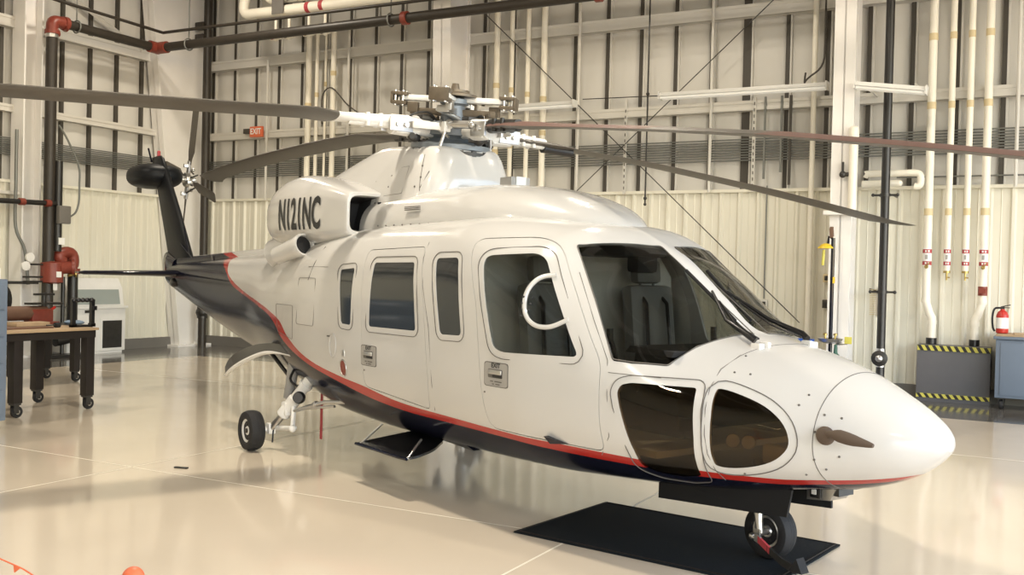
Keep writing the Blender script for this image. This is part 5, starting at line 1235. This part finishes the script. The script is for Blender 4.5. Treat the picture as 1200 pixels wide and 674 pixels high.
for s in (-1, 1):
    g_ = empty('main_landing_gear'); g_.parent = HELI; S_ = lambda x, y, z: V((x, -s*y*-1 if False else (y if s < 0 else -y), z))
    c = S_(-1.39, -1.235, .187); tyre(c, .187, .145, g_)
    b = MB(); b.tube([c, S_(-1.36, -1.06, .187)], .03, 12); b.box(S_(-1.34, -1.07, .20), (.09, .07, .10), bev=.015); b.build('axle', 'white_dull', g_)
    b = MB(); b.tube([S_(-1.33, -1.07, .20), S_(-1.16, -.975, .40)], .034, 14); b.build('strut_piston', 'steel', g_)
    b = MB(); P0, P1 = S_(-1.22, -1.01, .33), S_(-.90, -.80, .80); b.tube([P0, P0.lerp(P1, .02), P0.lerp(P1, .35), P0.lerp(P1, .37), P1], [.05, .062, .062, .052, .05], 18); b.tube([P0.lerp(P1, .60), P0.lerp(P1, .66)], .065, 16); b.box(P0.lerp(P1, .15), (.10, .10, .13), bev=.02); b.build('strut_cylinder', 'white_dull', g_)
    b = MB(); b.tube([S_(-1.32, -1.02, .20), S_(-.97, -1.02, .245)], .022, 10); b.tube([S_(-.97, -1.02, .245), S_(-1.10, -.95, .44)], .022, 10); b.sphere(S_(-.97, -1.02, .245), .035); b.tube([S_(-1.34, -1.05, .21), S_(-.97, -.99, .25)], .016, 8); b.build('torque_link', 'white_dull', g_)
    b = MB(); b.tube([S_(-1.02, -.98, .40), S_(-.60, -.90, .52), S_(-.25, -.84, .56)], .018, 10); b.tube([S_(-.86, -.95, .44), S_(-.45, -.87, .50)], .012, 8); b.sphere(S_(-.72, -.92, .49), .03); b.build('drag_brace', 'steel', g_)
    b = MB(); b.tube([S_(-1.42, -.86, .46), S_(-1.40, -.80, .92)], [.05, .058], 14); b.tube([S_(-1.43, -.88, .38), S_(-1.42, -.86, .46)], .022, 10); b.build('retract_actuator', 'grey_plate', g_)
    b = MB(); b.sphere(S_(-.92, -.985, .53), .058, 18, 12); b.build('taxi_light', 'black', g_)
    b = MB(); b.lathe([(.001, 0), (.046, .0), (.046, .012)], S_(-.885, -1.015, .535), S_(.72, -.6, .1), 18); b.build('light_lens', 'lens', g_)
    b = MB(); b.tube(catmull([S_(-.95, -.85, .75), S_(-1.1, -.9, .62), S_(-1.2, -.98, .45), S_(-1.3, -1.03, .26)], 4, False), .011, 8); b.tube(catmull([S_(-1.0, -.78, .7), S_(-1.2, -.85, .6), S_(-1.3, -.9, .66), S_(-1.35, -.8, .8)], 4, False), .012, 8); b.tube([S_(-1.3, -1.06, .19), S_(-1.27, -1.08, .08)], .008, 6); b.build('hydraulic_hose', 'black', g_)
    # curved gear door hanging behind the leg
    rim_ = [S_(*p) for p in [(-2.79, -.95, .552), (-2.55, -.97, .645), (-2.22, -.97, .755), (-1.82, -.96, .86), (-1.5, -.95, .89), (-1.19, -.94, .885)]]
    top_ = [S_(*p) for p in [(-2.95, -.80, .615), (-2.92, -.80, .72), (-2.75, -.80, .80), (-2.30, -.80, .90), (-1.70, -.80, .955), (-1.10, -.82, .93)]]
    A = catmull(rim_, 6, False); B = catmull(top_, 6, False); n = len(A); b = MB()
    mid = [a.lerp(c_, .5)+V((0, (-.05 if s < 0 else .05), .05)) for a, c_ in zip(A, B)]
    inn = [a+V((.0, (.03 if s < 0 else -.03), -.018)) for a in mid]; Ai = [a+V((0, .02 if s < 0 else -.02, 0)) for a in A]; Bi = [a+V((0, .0, -.02)) for a in B]
    vs = A+mid+B+Bi+inn+Ai; b.add(vs, [(r*n+j, r*n+j+1, ((r+1) % 6)*n+j+1, ((r+1) % 6)*n+j) for r in range(6) for j in range(n-1)]+[tuple(r*n for r in range(6)), tuple(r*n+n-1 for r in range(5, -1, -1))])
    gd = b.build('gear_door', 'gear_door_grey', g_, angle=45)
    b = MB(); b.tube(A, [.006+.018*math.sin(PI*min(1, .15+j/n)) for j in range(n)], 8); b.build('door_edge', 'white_dull', gd)
    b = MB(); b.tube([S_(-1.9, -.85, .88), S_(-1.6, -.75, .62), S_(-1.45, -.72, .80)], .02, 8); b.build('door_rod', 'dark_metal', gd)
t = empty('warning_streamer', tuple((Matrix.Rotation(math.radians(-24.2), 3, 'Z') @ V((-1.0, -.72, .05))))); tag(t, 'thin dark red warning streamer hanging below the starboard main wheel leg', 'streamer'); t.rotation_euler = (0, 0, math.radians(-24.2))
b = MB(); b.box((0, 0, .30), (.045, .004, .46)); b.build('ribbon', 'red_print', t, angle=0); b = MB(); b.tube([(0, 0, .52), (.03, .02, .72)], .005, 6); b.build('cord', 'red_print', t)
# nose gear
g_ = empty('nose_landing_gear'); g_.parent = HELI; c = V((3.59, 0, .167+.012)); tyre(c, .167, .125, g_, 'steel')
b = MB(); b.tube([(3.59, -.10, .18), (3.585, -.105, .25), (3.56, -.085, .36), (3.54, -.03, .48)], [.024, .024, .032, .04], 14); b.tube([(3.59, -.12, .18), (3.59, .06, .18)], .022, 12); b.build('fork', 'steel', g_)
b = MB(); b.tube([(3.54, 0, .36), (3.50, 0, .6)], .05, 16); b.build('strut', 'steel', g_)
b = MB()
for s in (-1, 1): b.box((3.585, -.115, .18), (.05, .02, .05), bev=.006)
b.tube([(3.56, -.13, .15), (3.62, -.13, .15)], .014, 8); b.sphere((3.555, -.125, .155), .022); b.build('axle_nut', 'steel', g_)
for s in (-1, 1):
    b = MB(); y = s*.2; P = [(2.855, y, .262), (3.59, y*1.04, .322), (3.872, y*1.02, .345), (3.885, y*.9, .50), (3.6, y, .50), (2.855, y, .42)]
    b.prism(P, (0, s*.016, 0)); b.build('nose_gear_door', 'black_matte', HELI, angle=0)
b = MB(); b.prism([(3.86, -.02, .50), (3.86, -.02, .425), (4.02, -.02, .445), (4.06, -.02, .53)], (0, .16, 0)); lb = b.build('landing_light_bracket', 'steel', HELI, angle=0)
b = MB(); b.box((3.93, -.03, .475), (.07, .02, .055), bev=.004); b.build('landing_light', 'black', lb); b = MB(); b.box((3.925, -.042, .482), (.03, .008, .028)); b.build('light_lens', 'white_dull', lb); b = MB(); b.box((4.05, .06, .5), (.04, .14, .05)); b.build('bracket_hook', 'dark_metal', lb)
# tow strap lying against the nose wheel
RZ = Matrix.Rotation(math.radians(-24.2), 3, 'Z')
t = empty('wheel_strap', tuple(RZ @ V((3.62, -.145, .012)))); t.rotation_euler = (0, 0, math.radians(-24.2)); tag(t, 'grey and red strap slung across the nose wheel down to the mat', 'strap')
def band(P, w_, name, m):
    b = MB(); L_ = []
    for p in P:
        p = V(p); L_.append([p+V((0, -.008, -w_)), p+V((0, .008, -w_)), p+V((0, .008, w_)), p+V((0, -.008, w_))])
    b.loft(L_); return b.build(name, m, t, angle=30)
band([(-.03, 0, .15), (.02, -.005, .135)], .022, 'buckle', 'steel'); band([(.0, -.004, .142), (.10, -.02, .098)], .02, 'red_strap', 'red_print'); band([(.08, -.017, .105), (.2, -.03, .055), (.30, -.03, .03)], .021, 'grey_strap', 'dark_metal')
b = MB(); b.prism([(.25, -.04, .02), (.34, -.04, .02), (.30, -.04, .10)], (0, .07, 0)); b.build('chock_block', 'black_matte', t, angle=0)

# ---------------------------------------------------------------- boarding step, pitot covers, wipers
b = MB(); pl = fillet([(.33, -1.07, .30), (1.16, -1.085, .30), (1.05, -.80, .33), (.86, -.58, .36), (.45, -.60, .38)], [.01, .14, .08, .05, .05]); b.prism(pl, (0, 0, .018)); sp_ = b.build('boarding_step', 'black', HELI, angle=30)
b = MB(); b.prism(fillet([(.40, -.62, .40), (1.0, -.60, .37), (1.35, -.62, .36), (1.30, -.78, .48), (.50, -.80, .53), (.30, -.75, .50)], .05), (0, .06, 0)); b.build('step_fairing', 'navy', HELI, angle=30)
for p, q_ in [((.36, -1.05, .31), (.44, -.90, .47)), ((1.10, -1.06, .31), (1.03, -.90, .43))]:
    b = MB(); b.tube([p, q_], .009, 8); b.sphere(p, .014); b.build('step_rod', 'steel', sp_)
b = MB(); b.tube([(.33, -1.078, .309), (1.02, -1.09, .309), (1.12, -1.08, .309)], .012, 8); b.build('step_edge', 'navy', sp_)
for s in (-1, 1):
    p0 = skin_y(4.26, .885, 0, s); nrm = V(skin_N(np.array([[p0.x, p0.y, p0.z]]))[0]); 
    b = MB(); b.sphere(p0+nrm*.02, (.055, .035, .05), 18, 12); b.tube(catmull([p0+nrm*.035+V((.02, 0, .01)), p0+nrm*.06+V((.08, 0, .012)), p0+nrm*(.065 if s < 0 else .04)+V((.18, 0, -.0)) if s < 0 else p0+nrm*.05+V((.10, 0, .01)), p0+nrm*.065+V((.29, 0, -.01)) if s < 0 else p0+nrm*.05+V((.12, 0, .008))], 5, False), [.022, .021, .02, .022, .026, .03, .034, .034, .034, .032, .03, .026, .022, .018, .014, .01][:16], 12); b.build('pitot_cover', 'pitot_cover', HELI)
    # windscreen wiper
    bx = -.24*(-s) if s > 0 else -.24
    def wp(x, y, o_): p = skin_z(x, -abs(y), o_); return V((p.x, p.y if s < 0 else -p.y, p.z))
    b = MB(); b.tube([wp(3.63, .24, .03), wp(3.58, .25, .05), wp(3.35, .20, .05), wp(3.12, .07, .03)], [.022, .02, .013, .008], 10); b.tube([wp(3.62, .20, .03), wp(3.4, .165, .04), wp(3.2, .09, .03)], .007, 8); wa = b.build('wiper_arm', 'black', HELI)
    b = MB(); b.tube([wp(2.93, .10, .012), wp(3.12, .085, .012), wp(3.33, .075, .012)], .012, 8); b.build('wiper_blade', 'black_matte', wa)
    b = MB(); b.box(wp(3.66, .255, .0), (.07, .05, .05), bev=.01); b.box(wp(3.67, .20, .0), (.07, .03, .05), bev=.01); b.build('wiper_pivot', 'white_dull', wa)

# ---------------------------------------------------------------- cockpit seen through the glass
ck = MB(); ck.box((2.45, 0, .64), (1.6, 1.3, .04)); ck.build('cockpit_floor', 'lining', HELI, angle=0)
b = MB(); b.prism([(1.80, -.85, .62), (1.80, .85, .62), (1.80, .96, 1.0), (1.80, .95, 1.7), (1.80, .7, 2.0), (1.80, -.7, 2.0), (1.80, -.95, 1.7), (1.80, -.96, 1.0)], (-.03, 0, 0)); b.build('cabin_bulkhead', 'lining', HELI, angle=0)
b = MB(); b.prism([(2.96, .62, .8), (3.02, .62, 1.24), (3.34, .62, 1.25), (3.40, .62, .8)], (0, -1.24, 0)); b.prism([(2.93, .66, 1.235), (2.97, .66, 1.275), (3.40, .60, 1.27), (3.38, .60, 1.235)], (0, -1.28, 0)); ip = b.build('instrument_panel', 'black_matte', HELI, angle=0)
for y in (-.45, -.2, .2, .45):
    b = MB(); b.box((2.975, y, 1.06), (.02, .18, .18), bev=.004); b.build('display', 'glass_cabin', ip)
b = MB(); b.box((2.5, 0, .8), (1.0, .28, .34), bev=.02); b.build('centre_console', 'black_matte', HELI)
b = MB(); b.box((2.22, 0, 1.90), (.5, .42, .12), bev=.02); b.box((2.38, .05, 1.80), (.12, .2, .14), bev=.03); b.build('overhead_panel', 'black_matte', HELI)
for y in (-.5, .5):
    st = empty('crew_seat'); st.parent = HELI
    b = MB(); b.box((2.32, y, .98), (.50, .46, .12), bev=.04); b.build('cushion', 'seat', st)
    b = MB(); b.box((2.02, y, 1.30), (.12, .46, .68), rot=Matrix.Rotation(-.12, 3, 'Y'), bev=.05); b.build('backrest', 'seat', st)
    b = MB(); b.box((1.96, y, 1.74), (.09, .26, .18), rot=Matrix.Rotation(-.12, 3, 'Y'), bev=.035); b.tube([(1.98, y-.07, 1.6), (1.97, y-.07, 1.7)], .01, 8); b.tube([(1.98, y+.07, 1.6), (1.97, y+.07, 1.7)], .01, 8); b.build('headrest', 'seat', st)
    b = MB(); b.box((2.30, y, .80), (.36, .34, .26)); b.build('pedestal', 'dark_metal', st, angle=0)
    b = MB()
    for dy in (-.09, .09): b.tube([(1.96, y+dy, 1.62), (2.09, y+dy*1.2, 1.5), (2.14, y+dy*1.3, 1.1), (2.2, y+dy, 1.05)], .016, 6)
    b.build('harness', 'black', st)
    b = MB(); b.tube(catmull([(2.62, y, .66), (2.66, y, .95), (2.72, y, 1.15), (2.66, y, 1.3)], 4, False), .016, 8); b.tube([(2.66, y, 1.26), (2.655, y, 1.36)], .022, 10); b.build('cyclic_stick', 'black', HELI)
    b = MB(); b.tube([(3.05, y*1.25, 1.0), (2.98, y*1.25, 1.1)], .01, 6); b.build('pedal_arm', 'dark_metal', HELI)
b = MB(); b.box((3.93, -.40, .73), (.16, .06, .11), bev=.02); b.build('avionics_box', 'pipe_cream', HELI)
for x, y in ((3.765, -.575), (3.845, -.54)):
    b = MB(); b.lathe([(.001, .0), (.036, .0), (.042, -.012), (.04, -.05), (.02, -.09)], (x, y, .80), (.5, -.8, .1), 18); b.build('nose_lamp', 'steel', HELI)
b = MB(); b.box((1.6, 0, 1.28), (.03, 1.6, 1.3)); b.build('cabin_partition', 'lining', HELI, angle=0)
